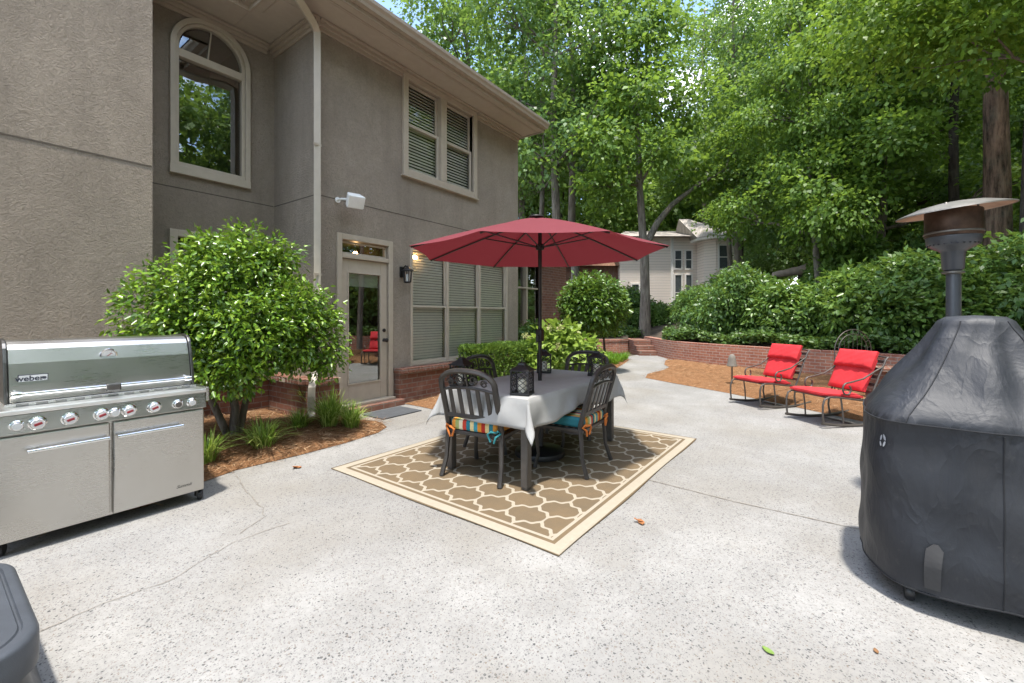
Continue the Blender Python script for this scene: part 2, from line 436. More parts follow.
def tag(o, label, cat, group=None, kind=None):
    o['label'] = label; o['category'] = cat
    if group: o['group'] = group
    if kind: o['kind'] = kind
    return o
def struct(o): o['kind'] = 'structure'; return o
def stuff(o, label, cat): return tag(o, label, cat, None, 'stuff')
def thing(name, loc, label, cat, rz=0, group=None):
    o = bpy.data.objects.new(name, None); col.objects.link(o)
    o.empty_display_size = .1
    o.location = loc; o.rotation_euler = (0, 0, rz)
    return tag(o, label, cat, group)
def dup(root, loc, rz, label, scale=None):
    def cp(o, par):
        c = o.copy(); col.objects.link(c); c.parent = par
        for ch in list(o.children): cp(ch, c)
        return c
    r = cp(root, None); r.location = loc; r.rotation_euler = (0, 0, rz); r['label'] = label
    if scale: r.scale = scale if isinstance(scale, tuple) else (scale,) * 3
    return r
def npmesh(name, V, Q, mat, parent=None, loc=(0, 0, 0)):
    me = bpy.data.meshes.new(name); n, m = len(V), len(Q)
    me.vertices.add(n); me.vertices.foreach_set('co', np.asarray(V, np.float32).ravel())
    k = Q.shape[1]
    me.loops.add(m * k); me.loops.foreach_set('vertex_index', np.asarray(Q, np.int32).ravel())
    me.polygons.add(m); me.polygons.foreach_set('loop_start', np.arange(0, m * k, k, dtype=np.int32))
    me.update(calc_edges=True); me.materials.append(MATS[mat])
    o = bpy.data.objects.new(name, me); col.objects.link(o); o.location = loc
    if parent is not None: o.parent = parent
    return o
def text(body, size, M, name, mat, parent, shear=0., extrude=.0008, bold=0.):
    cu = bpy.data.curves.new(name, 'FONT'); cu.body = body; cu.size = size; cu.align_x = 'CENTER'; cu.align_y = 'CENTER'; cu.extrude = extrude; cu.shear = shear; cu.offset = bold
    o = bpy.data.objects.new(name, cu); col.objects.link(o)
    dg = bpy.context.evaluated_depsgraph_get()
    me = bpy.data.meshes.new_from_object(o.evaluated_get(dg)); bpy.data.objects.remove(o)
    me.materials.clear(); me.materials.append(MATS[mat])
    me.transform(M)
    q = bpy.data.objects.new(name, me); col.objects.link(q); q.parent = parent
    return q

# ------------------------------------------------------------------ foliage helpers
def unit(a): return a / np.maximum(np.linalg.norm(a, axis=1, keepdims=True), 1e-9)
def leaf_mesh(C, D, N, L, W, fine=True, fold=.18, droop=.12):
    """C base points, D leaf directions, N leaf normals, L lengths, W half widths"""
    D = unit(D); S = unit(np.cross(D, N)); N = np.cross(S, D)
    L = L[:, None]; W = W[:, None]
    if fine:
        b = C; l1 = C + D * L * .32 + S * W + N * W * fold; l2 = C + D * L * .70 + S * W * .72 + N * (W * fold - L * droop * .5)
        tp = C + D * L - N * L * droop; r2 = C + D * L * .70 - S * W * .72 + N * (W * fold - L * droop * .5); r1 = C + D * L * .32 - S * W + N * W * fold
        V = np.stack([b, l1, l2, tp, r2, r1], 1).reshape(-1, 3)
        k = np.arange(len(C))[:, None] * 6
        Q = np.concatenate([k + np.array([[0, 1, 2, 3]]), k + np.array([[0, 3, 4, 5]])], 1).reshape(-1, 4)
    else:
        b = C; l1 = C + D * L * .45 + S * W + N * W * fold; tp = C + D * L - N * L * droop; r1 = C + D * L * .45 - S * W + N * W * fold
        V = np.stack([b, l1, tp, r1], 1).reshape(-1, 3)
        Q = np.arange(len(C))[:, None] * 4 + np.array([[0, 1, 2, 3]])
    return V, Q
def spray_points(rng, lobes, n, shell=.45):
    """spray centres inside a set of ellipsoid lobes, most of them near the outside; returns centres and outward directions"""
    vol = np.array([r[0] * r[1] * r[2] for _, r in lobes]) ** .7
    pick = rng.choice(len(lobes), n, p=vol / vol.sum())
    d = unit(rng.normal(size=(n, 3)))
    rad = rng.uniform(0, 1, n) ** shell
    c = np.array([l[0] for l in lobes])[pick]; r = np.array([l[1] for l in lobes])[pick]
    P = c + d * r * rad[:, None]
    return P, unit(d / r)
def crown(rng, lobes, n, per, L, spread, flat=.25, fine=False, droop=.25, wr=.30, shell=.45, jit=.5, up=.8):
    P, O = spray_points(rng, lobes, n, shell)
    k = np.repeat(np.arange(n), per); m = n * per
    # a spray is a flat fan of leaves, tilted outwards and hanging a little
    nrm = unit(O * .45 + np.array([0, 0, up]) + rng.normal(size=(n, 3)) * .25)
    t1 = unit(np.cross(nrm, rng.normal(size=(n, 3)))); t2 = np.cross(nrm, t1)
    a = rng.uniform(0, 2 * np.pi, m); q = np.sqrt(rng.uniform(0, 1, m)) * spread * rng.uniform(.6, 1.25, n)[k]
    off = t1[k] * (np.cos(a) * q)[:, None] + t2[k] * (np.sin(a) * q)[:, None] + nrm[k] * (rng.normal(size=m) * spread * flat)[:, None]
    C = P[k] + off; C[:, 2] -= droop * q * q / spread
    D = unit(off + O[k] * spread * .5 + rng.normal(size=(m, 3)) * spread * jit)
    D[:, 2] -= .25
    N = unit(nrm[k] + rng.normal(size=(m, 3)) * .45)
    Ls = L * rng.uniform(.65, 1.25, m)
    return leaf_mesh(C, D, N, Ls, Ls * wr, fine)
def blades(rng, n, h, spread, w, lean=.6, base=.06):
    """grass or lily blades, each a bent ribbon of three quads"""
    a = rng.uniform(0, 2 * np.pi, n); hh = h * rng.uniform(.55, 1.15, n); sp = spread * rng.uniform(.2, 1.15, n)
    d = np.stack([np.cos(a), np.sin(a), np.zeros(n)], 1); s = np.stack([-np.sin(a), np.cos(a), np.zeros(n)], 1)
    b = d * (rng.uniform(0, base, n))[:, None] + rng.normal(size=(n, 3)) * np.array([base * .4, base * .4, 0]); b[:, 2] = 0
    rows = []
    for t, ww in ((0, .8), (.35, 1.), (.7, .75), (1., .05)):
        z = hh * (t * 1.25 - lean * t ** 2.4 * (sp / spread))
        c = b + d * (sp * t ** 1.6)[:, None] + np.array([0, 0, 1.]) * z[:, None]
        rows += [c + s * w * ww, c - s * w * ww]
    V = np.stack(rows, 1).reshape(-1, 3)
    k = np.arange(n)[:, None] * 8
    Q = np.concatenate([k + np.array([[0, 1, 3, 2]]), k + np.array([[2, 3, 5, 4]]), k + np.array([[4, 5, 7, 6]])], 1).reshape(-1, 4)
    return V, Q
# ================================================================== SETTING: ground, patio, beds, hill
RETW = [(4.95, 14.1), (5.0, 13.3), (5.6, 12.1), (6.35, 10.9), (7.18, 9.82), (7.84, 8.81), (9.0, 6.8), (9.8, 4.0), (10.2, 0.5), (10.3, -6), (9.5, -12)]
LEFW = [(-9, 16.6), (0, 16.5), (2.6, 16.4), (4.35, 16.3)]
def hz(d): return .50 + (.115 * min(d, 9) + .05 * max(0, min(d - 9, 30)))
HILL = [(-40, 20), (-20, 17.5)] + LEFW + [(4.36, 17.2), (5.2, 17.2)] + [(5.22, 14.1)] + [(x * 1.035, y * 1.035) for x, y in RETW[1:]] + [(4, -22), (-10, -26)]
def hill_z(X, Y):
    a = math.atan2(X, Y); best = None
    for (p, q) in zip(HILL, HILL[1:]):
        d = (q[0] - p[0], q[1] - p[1]); den = math.sin(a) * d[1] - math.cos(a) * d[0]
        if abs(den) < 1e-9: continue
        r = (p[0] * d[1] - p[1] * d[0]) / den
        t = (math.sin(a) * p[1] - math.cos(a) * p[0]) / den
        t = -t if False else (((math.sin(a) * r - p[0]) / d[0]) if abs(d[0]) > abs(d[1]) else ((math.cos(a) * r - p[1]) / d[1]))
        if r > 0 and -.001 <= t <= 1.001: best = r if best is None else max(best, r)
    rr = math.hypot(X, Y)
    return 0. if best is None or rr < best else hz(rr - best)
g = MB(); g.add([(-400, -400, -.03), (400, -400, -.03), (400, 400, -.03), (-400, 400, -.03)], [(0, 1, 2, 3)])
struct(g.build('ground', 'soil'))
pat = [(-6, -9), (6.2, -9), (8.6, -4), (8.2, -1), (9.4, .6), (10.4, 2.0), (12.6, 3.0), (15.6, 4.0), (15.9, 5.3), (13.4, 5.5), (11, 5.6), (3.4, 5.6), (1.5, 6), (-6, 6)]
p = MB(); p.add([(x, y, 0) for x, y in pat], [tuple(range(len(pat)))]); struct(p.build('patio', 'concrete'))
# the planted slope behind the brick wall, terraced up from the wall top
m = MB(); ks = [0, .5, 1.2, 2.2, 3.5, 5, 7, 9, 12, 17, 25, 40, 80, 200]
vs = []
rng = np.random.default_rng(3)
for d in ks:
    for (X, Y) in HILL:
        r = math.hypot(X, Y); s = (r + d) / r
        x, y = cw(X * s, Y * s); vs.append((x, y, hz(d) + (rng.normal() * .05 if 1 < d < 40 else 0)))
n = len(HILL); m.add(vs, [(j * n + i, j * n + i + 1, (j + 1) * n + i + 1, (j + 1) * n + i) for j in range(len(ks) - 1) for i in range(n - 1)], True)
struct(m.build('hillside', 'soil'))
# saw-cut joints and a hairline crack in the concrete
def ribbon(pts, w, z, jit=0., step=.05, name='concrete_joint', seed=1):
    rr = random.Random(seed); out = []
    for (a, b) in zip(pts, pts[1:]):
        L = math.dist(a, b); k = max(1, int(L / step))
        for i in range(k): out.append((a[0] + (b[0] - a[0]) * i / k + rr.uniform(-jit, jit), a[1] + (b[1] - a[1]) * i / k + rr.uniform(-jit, jit)))
    out.append(pts[-1]); vs = []
    for i, p_ in enumerate(out):
        q0 = out[max(0, i - 1)]; q1 = out[min(len(out) - 1, i + 1)]
        dx, dy = q1[0] - q0[0], q1[1] - q0[1]; l = math.hypot(dx, dy) or 1
        ww = w * rr.uniform(.5, 1.2) / 2
        vs += [(p_[0] - dy / l * ww, p_[1] + dx / l * ww, z), (p_[0] + dy / l * ww, p_[1] - dx / l * ww, z)]
    mb = MB(); mb.add(vs, [(2 * i, 2 * i + 1, 2 * i + 3, 2 * i + 2) for i in range(len(out) - 1)])
    struct(mb.build(name, 'joint_line'))
def gp(px, py): Y = F * H / (py - HY); return at(px, Y)
ribbon([gp(640, 478), gp(735, 502), gp(870, 532), gp(1010, 562)], .010, .004, .002, seed=2)
ribbon([gp(36, 634), gp(100, 605), gp(170, 581), gp(232, 543), gp(290, 523)], .004, .004, .006, .04, 'concrete_crack', 3)
ribbon([gp(237, 476), gp(244, 490), gp(262, 508), gp(264, 517), gp(240, 534)], .005, .004, .010, .03, 'concrete_crack', 4)
ribbon([gp(378, 434), gp(430, 421), gp(446, 417)], .008, .004, .002, seed=5)
ribbon([gp(645, 378.5), gp(600, 384)], .008, .004, .002, seed=6)
# beds of pine straw (bumpy sheets) with loose needles on top
def bed(name, poly, hump, seed, needles, grid=.09, zb=.012):
    rr = np.random.default_rng(seed)
    P = np.array(poly); x0, y0 = P.min(0); x1, y1 = P.max(0)
    def inside(q):
        c = False; k = len(poly)
        for i in range(k):
            a, b = poly[i], poly[i - 1]
            if (a[1] > q[1]) != (b[1] > q[1]) and q[0] < (b[0] - a[0]) * (q[1] - a[1]) / (b[1] - a[1]) + a[0]: c = not c
        return c
    def edge(q):
        best = 9
        for i in range(len(poly)):
            a, b = np.array(poly[i]), np.array(poly[i - 1]); ab = b - a
            t = np.clip(np.dot(q - a, ab) / max(np.dot(ab, ab), 1e-9), 0, 1)
            best = min(best, float(np.linalg.norm(q - a - ab * t)))
        return best
    def hgt(q): return zb + hump(q) * min(1, edge(np.array(q)) / .35) ** .6
    import mathutils.geometry as mg
    pts = [Vector(q) for q in poly]; k = len(pts)
    nx, ny = int((x1 - x0) / grid) + 1, int((y1 - y0) / grid) + 1
    for i in range(nx):
        for j in range(ny):
            q = (x0 + (i + rr.uniform(.25, .75)) * grid, y0 + (j + rr.uniform(.25, .75)) * grid)
            if inside(q) and edge(np.array(q)) > grid * .35: pts.append(Vector(q))
    ed = []
    dense = []
    v2, e2, f2, *_ = mg.delaunay_2d_cdt(pts, [(i, (i + 1) % k) for i in range(k)], [], 1, 1e-4)
    mb = MB(); mb.add([(v[0], v[1], hgt((v[0], v[1])) + rr.uniform(0, .012) if edge(np.array((v[0], v[1]))) > .02 else zb * .4) for v in v2], f2, True)
    o = struct(mb.build(name, 'pine_straw'))
    Q = []
    while len(Q) < needles:
        q = (rr.uniform(x0, x1), rr.uniform(y0, y1))
        if inside(q): Q.append((*q, hgt(q) + rr.uniform(.004, .022)))
    Q = np.array(Q); Q[:, :2] += rr.normal(size=(needles, 2)) * .045; Q[:, 2] = np.maximum(Q[:, 2], .012); a = rr.uniform(0, 2 * np.pi, needles)
    D = np.stack([np.cos(a), np.sin(a), rr.normal(size=needles) * .16], 1)
    V, F4 = leaf_mesh(Q, D, np.tile([0, 0, 1.], (needles, 1)) + rr.normal(size=(needles, 3)) * .3, rr.uniform(.07, .17, needles), np.full(needles, .0022), False, .0, .03)
    return V, F4
straws = []
b1 = [(1.0, 3.95), (1.36, 4.14), (1.7, 4.24), (2.26, 4.19), (2.75, 4.19), (3.22, 4.25), (3.45, 4.38), (3.50, 4.6), (3.42, 5.0), (3.40, 5.37), (3.05, 5.37), (3.05, 6.5), (1.57, 6.5), (1.57, 5.82), (.4, 5.82), (.4, 4.1)]
straws.append(bed('mulch_bed', b1, lambda q: .07 + .05 * math.sin(q[0] * 5) * math.sin(q[1] * 4), 5, 9000))
b2 = [(4.52, 5.0), (4.47, 4.42), (5.4, 4.36), (7.4, 4.3), (8.95, 4.25), (10.6, 4.38), (12.2, 4.72), (13.3, 5.0), (12.9, 6.4), (7.9, 6.45), (7.85, 5.33), (4.52, 5.33)]
straws.append(bed('mulch_bed', b2, lambda q: .05, 6, 7000, .16))
rw = [cw(x, y) for x, y in RETW]
b3 = [(15.35, 4.15), (13.6, 3.98), (12.4, 3.66), (11.9, 3.38), (11.2, 3.32), (10.2, 3.4), (9.52, 3.22), (9.1, 2.5), (8.52, 1.42), (7.9, .5), (7.18, -.45), (6.5, -1.6), (5.9, -3.4), (5.4, -6), (4.6, -9)] + [q for q in rw[::-1]]
straws.append(bed('mulch_bed', b3, lambda q: .05 + .02 * math.sin(q[0] * 3) * math.sin(q[1] * 2.3), 7, 15000, .2))
Vs = []; Fs = []; k = 0
for V, F4 in straws: Vs.append(V); Fs.append(F4 + k); k += len(V)
stuff(npmesh('pine_straw', np.concatenate(Vs), np.concatenate(Fs), 'needle_straw'), 'loose rust brown pine straw needles covering the planting beds', 'pine straw')
# brick edging along the hedge bed
e = MB()
for i in range(16): e.box(4.50 + i * .215, 4.50 + i * .215 + .205, 4.31 - i * .006, 4.40 - i * .006, 0, .055 + .006 * math.sin(i * 7))
tag(e.build('brick_edging', 'brick', bevel=.006), 'low row of red edging bricks beside the pine straw by the dining rug', 'edging')

# retaining walls
def brick_run(name, path, z0, z1, th, label, cat='wall', caph=.07):
    t = thing(name, (*path[len(path) // 2], 0), label, cat)
    fine = []
    for a, b in zip(path, path[1:]):
        k = max(1, int(math.dist(a, b) / .4))
        fine += [(a[0] + (b[0] - a[0]) * i / k, a[1] + (b[1] - a[1]) * i / k) for i in range(k)]
    fine.append(path[-1])
    for _ in range(4):
        fine = [fine[0]] + [tuple((fine[i - 1][j] + 2 * fine[i][j] + fine[i + 1][j]) / 4 for j in (0, 1)) for i in range(1, len(fine) - 1)] + [fine[-1]]
    def off(i, d):
        a = fine[max(0, i - 1)]; b = fine[min(len(fine) - 1, i + 1)]; dx, dy = b[0] - a[0], b[1] - a[1]; l = math.hypot(dx, dy)
        return (fine[i][0] - dy / l * d, fine[i][1] + dx / l * d)
    def strip(d0, d1, za, zb, mat, nm):
        mb = MB(); s = 0; n = len(fine); vs = []; S = [0]
        for i in range(n):
            p0, p1 = off(i, d0), off(i, d1); vs += [(*p0, za), (*p0, zb), (*p1, zb), (*p1, za)]
            if i: S.append(S[-1] + math.dist(fine[i], fine[i - 1]))
        fs = []; uv = []
        for i in range(n - 1):
            a, b = 4 * i, 4 * i + 4
            for (k, l, u0, u1) in ((0, 1, za, zb), (1, 2, zb, zb + abs(d1 - d0)), (2, 3, zb, za)):
                fs.append((a + k, b + k, b + l, a + l)); uv.append([(S[i], u0), (S[i + 1], u0), (S[i + 1], u1), (S[i], u1)])
        fs += [(0, 1, 2, 3), (4 * n - 1, 4 * n - 2, 4 * n - 3, 4 * n - 4)]
        uv += [[(0, za), (0, zb), (th, zb), (th, za)]] * 2
        mb.add(vs, fs, False, uv); return mb.build(nm, mat, t)
    strip(0, th, z0, z1 - caph, 'brick_wall', 'wall'); strip(-.02, th + .02, z1 - caph + .002, z1, 'brick_cap', 'coping')
    return t
brick_run('retaining_wall', rw[::-1] + [cw(5.02, 15.2), cw(5.08, 16.8)], -.02, .58, -.28, 'long curved red brick retaining wall behind the red rocking chairs')
brick_run('retaining_wall', [cw(4.38, 17.2), cw(4.38, 16.25), cw(2.6, 16.25), cw(0, 16.4), cw(-3, 16.5)], -.02, .50, .28, 'short red brick retaining wall left of the brick steps below the tree')
st = thing('brick_steps', (*cw(4.7, 15), 0), 'flight of red brick garden steps between the two retaining walls at the path end', 'steps')
Mz = Matrix.Translation((*cw(4.66, 15.0), 0)) @ Matrix.Rotation(-math.atan2(CA, SA), 4, 'Z')
for i in range(3):
    b = MB(); b.box(-.27, .36, .35 * i, 2.2, .165 * i - (.02 if i == 0 else 0), .165 * (i + 1) - .002 * (2 - i), Mz); b.build('step', 'brick', st, bevel=.01)

# ================================================================== HOUSE
house = thing('house', (3.18, 5.5, 0), 'two storey taupe stucco house with arched window, brick base and glazed patio door', 'house')
def wall_u(mb, v, u0, u1, z0, z1, holes=(), depth=.12):
    us = sorted({u0, u1, *[q for h_ in holes for q in h_[:2]]}); zs = sorted({z0, z1, *[q for h_ in holes for q in h_[2:]]})
    for a, b in zip(us, us[1:]):
        for c_, d in zip(zs, zs[1:]):
            if any(h_[0] <= a and b <= h_[1] and h_[2] <= c_ and d <= h_[3] for h_ in holes): continue
            mb.add([(a, v, c_), (b, v, c_), (b, v, d), (a, v, d)], [(0, 1, 2, 3)])
    for (a, b, c_, d) in holes:
        w = v + depth
        for q in ([(a, v, c_), (a, w, c_), (a, w, d), (a, v, d)], [(b, v, c_), (b, v, d), (b, w, d), (b, w, c_)], [(a, v, d), (a, w, d), (b, w, d), (b, v, d)], [(a, v, c_), (b, v, c_), (b, w, c_), (a, w, c_)]):
            mb.add(q, [(0, 1, 2, 3)])
VF, VR, VL, UR = 5.5, 6.64, 5.95, 3.18
DOOR = (3.54, 4.34, .10, 2.46); TRI = (4.83, 7.43, .57, 2.46); UPW = (4.74, 6.34, 3.75, 5.2); ARW = (1.98, 2.76, 3.25, 5.20); LOW = (1.98, 2.76, 1.2, 2.38)
w = MB(); wall_u(w, VF, UR, 7.87, 0, 5.32, (DOOR, TRI, UPW)); w.add([(7.87, VF, 0), (7.87, 13, 0), (7.87, 13, 5.32), (7.87, VF, 5.32)], [(0, 1, 2, 3)]); w.build('stucco_wall', 'stucco', house)
w = MB(); w.add([(UR, VR, 0), (UR, VF, 0), (UR, VF, 5.32), (UR, VR, 5.32)], [(0, 1, 2, 3)]); w.build('stucco_wall', 'stucco', house)
w = MB(); wall_u(w, VR, 1.56, UR, 0, 5.6, (ARW, LOW))
NA = 20; ac, ar = (2.37, 4.81), .39
for sgn in (-1, 1):        # spandrels beside the round head
    arc = [(ac[0] + sgn * ar * math.sin(math.pi / 2 * i / NA), ac[1] + ar * math.cos(math.pi / 2 * i / NA)) for i in range(NA + 1)]
    w.add([(x, VR, z) for x, z in arc] + [(ac[0] + sgn * ar, VR, ac[1] + ar)], [tuple(range(NA + 2)) if sgn > 0 else tuple(range(NA + 2))[::-1]])
w.build('stucco_wall', 'stucco', house)
w = MB(); w.box(-7, 1.56, VL, 13, 0, 8.2); w.build('stucco_wall', 'stucco', house)
w = MB(); w.box(1.6, 7.86, 12.9, 13, 0, 5.3); w.build('stucco_wall', 'stucco', house)
# rooms behind the openings
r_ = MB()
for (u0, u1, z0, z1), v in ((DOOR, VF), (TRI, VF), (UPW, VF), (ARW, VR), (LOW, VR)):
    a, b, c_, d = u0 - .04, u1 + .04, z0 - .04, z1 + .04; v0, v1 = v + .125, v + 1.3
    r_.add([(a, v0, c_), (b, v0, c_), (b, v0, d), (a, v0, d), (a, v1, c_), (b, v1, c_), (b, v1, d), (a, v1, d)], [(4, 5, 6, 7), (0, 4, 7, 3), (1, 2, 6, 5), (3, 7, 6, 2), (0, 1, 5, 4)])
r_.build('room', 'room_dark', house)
# stucco control joints
def jnt(b):
    j = MB(); j.box(*b); j.build('stucco_joint', 'stucco_joint', house)
jnt((UR + .01, 7.86, VF - .003, VF, 2.985, 2.997)); jnt((UR - .003, UR, VF + .01, VR - .01, 2.985, 2.997)); jnt((1.57, UR - .01, VR - .003, VR, 2.985, 2.997)); jnt((-6.9, 1.555, VL - .004, VL, 2.99, 3.004))
# brick base and ledges
def base(u0, u1, v0, v1, cap=True, z=.47):
    b = MB(); b.box(u0, u1, v0, v1, 0, z); b.build('brick_base', 'brick', house, bevel=.004)
base(4.47, 7.86, 5.37, 5.498); base(3.05, 3.44, 5.37, 5.498); base(3.05, 3.178, 5.50, 6.638); base(1.57, 3.046, 6.51, 6.638); base(-6.9, 1.56, 5.82, 5.948)
def sill(u0, u1, v0, v1, alongu=True):
    b = MB(); n = int(((u1 - u0) if alongu else (v1 - v0)) / .073)
    rr = random.Random(int(u0 * 100))
    for i in range(n):
        dz = rr.uniform(-.006, .006)
        if alongu: b.box(u0 + i * .073, u0 + i * .073 + .065, v0 + rr.uniform(-.006, .006), v1, .475 + dz, .55 + dz)
        else: b.box(u0 + rr.uniform(-.006, .006), u1, v0 + i * .073, v0 + i * .073 + .065, .475 + dz, .55 + dz)
    b.build('brick_ledge', 'brick', house, bevel=.008)
    b = MB(); b.box(u0 + .005, u1 - .005, v0 + .018, v1 - .002, .472, .537); b.build('ledge_mortar', 'trim', house)
sill(4.45, 7.84, 5.30, 5.496); sill(3.03, 3.44, 5.30, 5.496); sill(2.98, 3.176, 5.505, 6.635, False); sill(1.58, 2.96, 6.44, 6.634)
b = MB(); b.box(3.40, 4.50, 5.27, 5.498, 0, .088); b.build('door_step', 'brick', house, bevel=.006)
b = MB(); b.box(3.50, 4.42, 5.40, 5.66, .090, .125); b.build('threshold', 'trim_light', house, bevel=.006)

def frame_rect(mb, u0, u1, z0, z1, w, v0, v1, bottom=True, wt=None, wb=None):
    wt = wt or w; wb = wb or w
    mb.box(u0, u0 + w, v0, v1, z0, z1); mb.box(u1 - w, u1, v0, v1, z0, z1)
    mb.box(u0 + w, u1 - w, v0 + .001, v1, z1 - wt, z1)
    if bottom: mb.box(u0 + w, u1 - w, v0 + .001, v1, z0, z0 + wb)
def blind(u0, u1, z0, z1, v, par, pitch=.042, tilt=55):
    b = MB(); n = int((z1 - z0) / pitch)
    dy, dz = .021 * math.cos(R(tilt)), .021 * math.sin(R(tilt))
    for i in range(n):
        z = z0 + (i + .5) * pitch
        b.add([(u0, v - dy, z - dz), (u1, v - dy, z - dz), (u1, v + dy, z + dz), (u0, v + dy, z + dz)], [(0, 1, 2, 3)])
    return b.build('blind', 'blind', par)
def pane(u0, u1, z0, z1, v, mat, par):
    b = MB(); b.add([(u0, v, z0), (u1, v, z0), (u1, v, z1), (u0, v, z1)], [(0, 1, 2, 3)]); return b.build('pane', mat, par)
# patio door with transom
dc = MB(); frame_rect(dc, 3.47, 4.43, .09, 2.53, .08, VF - .03, VF + .12, False); dc.box(3.55, 4.35, VF - .03, VF + .12, 2.19, 2.25)
dcase = dc.build('door_casing', 'trim', house, bevel=.006)
t_ = MB(); frame_rect(t_, 3.552, 4.345, 2.255, 2.435, .025, VF + .03, VF + .07); tf = t_.build('transom_window', 'trim', house, bevel=.004); pane(3.578, 4.32, 2.28, 2.41, VF + .05, 'glass_mirror', tf)
d_ = MB(); frame_rect(d_, 3.552, 4.345, .127, 2.185, .12, VF + .015, VF + .06, True, .19, .27)
frame_rect(d_, 3.650, 4.240, .375, 2.010, .025, VF + .005, VF + .025)
door = d_.build('door', 'trim', house, bevel=.004)
pane(3.67, 4.22, .397, 1.995, VF + .04, 'glass_mirror', door)
b = MB(); b.box(3.675, 4.215, VF + .075, VF + .08, 1.80, 1.985); b.build('roller_shade', 'shade_cloth', door)
b = MB(); b.lathe([(.001, 0), (.026, 0), (.026, .012), (.012, .016), (.011, .05), (.03, .058), (.032, .075), (.018, .09), (.001, .092)], 16, (4.285, VF + .015, 1.00), Matrix.Rotation(R(90), 3, 'X')); b.tube([(4.285, VF - .05, 1.0), (4.235, VF - .055, 1.005), (4.21, VF - .05, .99)], .009)
b.build('handle', 'umbrella_metal', door)
b = MB(); b.lathe([(.001, 0), (.028, 0), (.028, .014), (.02, .02), (.001, .021)], 16, (4.285, VF + .015, 1.15), Matrix.Rotation(R(90), 3, 'X')); b.build('deadbolt', 'umbrella_metal', door)
b = MB(); b.sphere((4.15, VF + .55, 2.36), .035, 10); b.build('lamp', 'lamp_glow', house)
# three tall windows with blinds
t_ = MB(); frame_rect(t_, 4.79, 7.47, .552, 2.53, .05, VF - .02, VF + .09, True, .08, .03)
t_.box(5.66 - .028, 5.66 + .028, VF - .015, VF + .09, .583, 2.45); t_.box(6.55 - .028, 6.55 + .028, VF - .015, VF + .09, .583, 2.45)
tri = t_.build('triple_window', 'trim', house, bevel=.005)
for u0, u1 in ((4.841, 5.631), (5.689, 6.521), (6.579, 7.419)):
    s_ = MB(); frame_rect(s_, u0, u1, .584, 1.55, .018, VF + .0, VF + .03, True, .035, .05); frame_rect(s_, u0 + .001, u1 - .001, 1.51, 2.449, .018, VF + .032, VF + .06, True, .03, .035); sash = s_.build('sash', 'trim_light', tri, bevel=.003)
    pane(u0 + .015, u1 - .015, .61, 1.52, VF + .018, 'glass_blind', tri); pane(u0 + .015, u1 - .015, 1.53, 2.43, VF + .045, 'glass_blind', tri)
    blind(u0 + .005, u1 - .005, .60, 2.44, VF + .09, tri, .046, 72)
b = MB(); b.sphere((4.98, VF + .09, 2.36), .05, 10, (1, .2, .6)); b.build('lamp', 'lamp_glow', house)
# upper double window
t_ = MB(); frame_rect(t_, 4.63, 6.44, 3.64, 5.298, .10, VF - .045, VF + .12, True, .09, .10); t_.box(5.54 - .07, 5.54 + .07, VF - .04, VF + .12, 3.741, 5.207); t_.box(4.60, 6.47, VF - .065, VF, 3.612, 3.638)
up = t_.build('upper_window', 'trim', house, bevel=.006)
for u0, u1 in ((4.732, 5.468), (5.612, 6.338)):
    s_ = MB(); frame_rect(s_, u0, u1, 3.742, 4.52, .045, VF + .02, VF + .06); frame_rect(s_, u0 + .001, u1 - .001, 4.47, 5.206, .04, VF + .062, VF + .10); s_.build('sash', 'trim_light', up, bevel=.003)
    pane(u0 + .03, u1 - .03, 3.77, 4.49, VF + .045, 'glass_blind', up); pane(u0 + .03, u1 - .03, 4.50, 5.19, VF + .082, 'glass_blind', up)
    blind(u0 + .005, u1 - .005, 3.76, 5.19, VF + .115, up, .052, 62)
# arched window
def arch_pts(u0, u1, z0, zs, n=24):
    c0 = (u0 + u1) / 2; r0 = (u1 - u0) / 2
    return [(u0, z0)] + [(c0 - r0 * math.cos(math.pi * i / n), zs + r0 * math.sin(math.pi * i / n)) for i in range(n + 1)] + [(u1, z0)]
def arch_frame(mb, outer, inner, v0, v1):
    n = len(outer)
    for i in range(n - 1):
        q = [outer[i], outer[i + 1], inner[i + 1], inner[i]]
        mb.add([(a, v0, b_) for a, b_ in q] + [(a, v1, b_) for a, b_ in q], [(0, 1, 2, 3), (7, 6, 5, 4), (0, 4, 5, 1), (3, 2, 6, 7)])
aw = MB(); arch_frame(aw, arch_pts(1.905, 2.835, 3.17, 4.80), arch_pts(1.965, 2.775, 3.25, 4.80), VR - .05, VR + .05)
aw.box(1.90, 2.84, VR - .052, VR + .05, 3.165, 3.268); pass
awf = aw.build('arched_window', 'trim_light', house, bevel=.005)
s_ = MB(); arch_frame(s_, arch_pts(1.966, 2.774, 3.25, 4.80), arch_pts(2.005, 2.735, 3.30, 4.80), VR - .015, VR + .06); s_.box(1.99, 2.75, VR - .014, VR + .06, 3.269, 3.325); s_.box(2.0, 2.74, VR - .025, VR + .06, 4.66, 4.76)
s_.build('sash', 'trim_light', awf, bevel=.004)
b = MB(); pp = arch_pts(2.02, 2.72, 3.30, 4.80); b.add([(x, VR + .03, z) for x, z in pp], [tuple(range(len(pp)))[::-1]]); b.build('pane', 'glass_arch', awf)
b = MB(); b.tube([(2.33, VR + .01, 4.765), (2.37, VR + .012, 5.155)], .010, 6); b.build('reflection_line', 'trim_light', awf)  # pale slanted bar stands in for a reflection in the arched glass
t_ = MB(); frame_rect(t_, 1.90, 2.84, 1.12, 2.46, .085, VR - .045, VR + .06); lf = t_.build('lower_window', 'trim_light', house, bevel=.005); pane(1.98, 2.76, 1.2, 2.38, VR + .03, 'glass_blind', lf); blind(1.99, 2.75, 1.2, 2.37, VR + .14, lf)
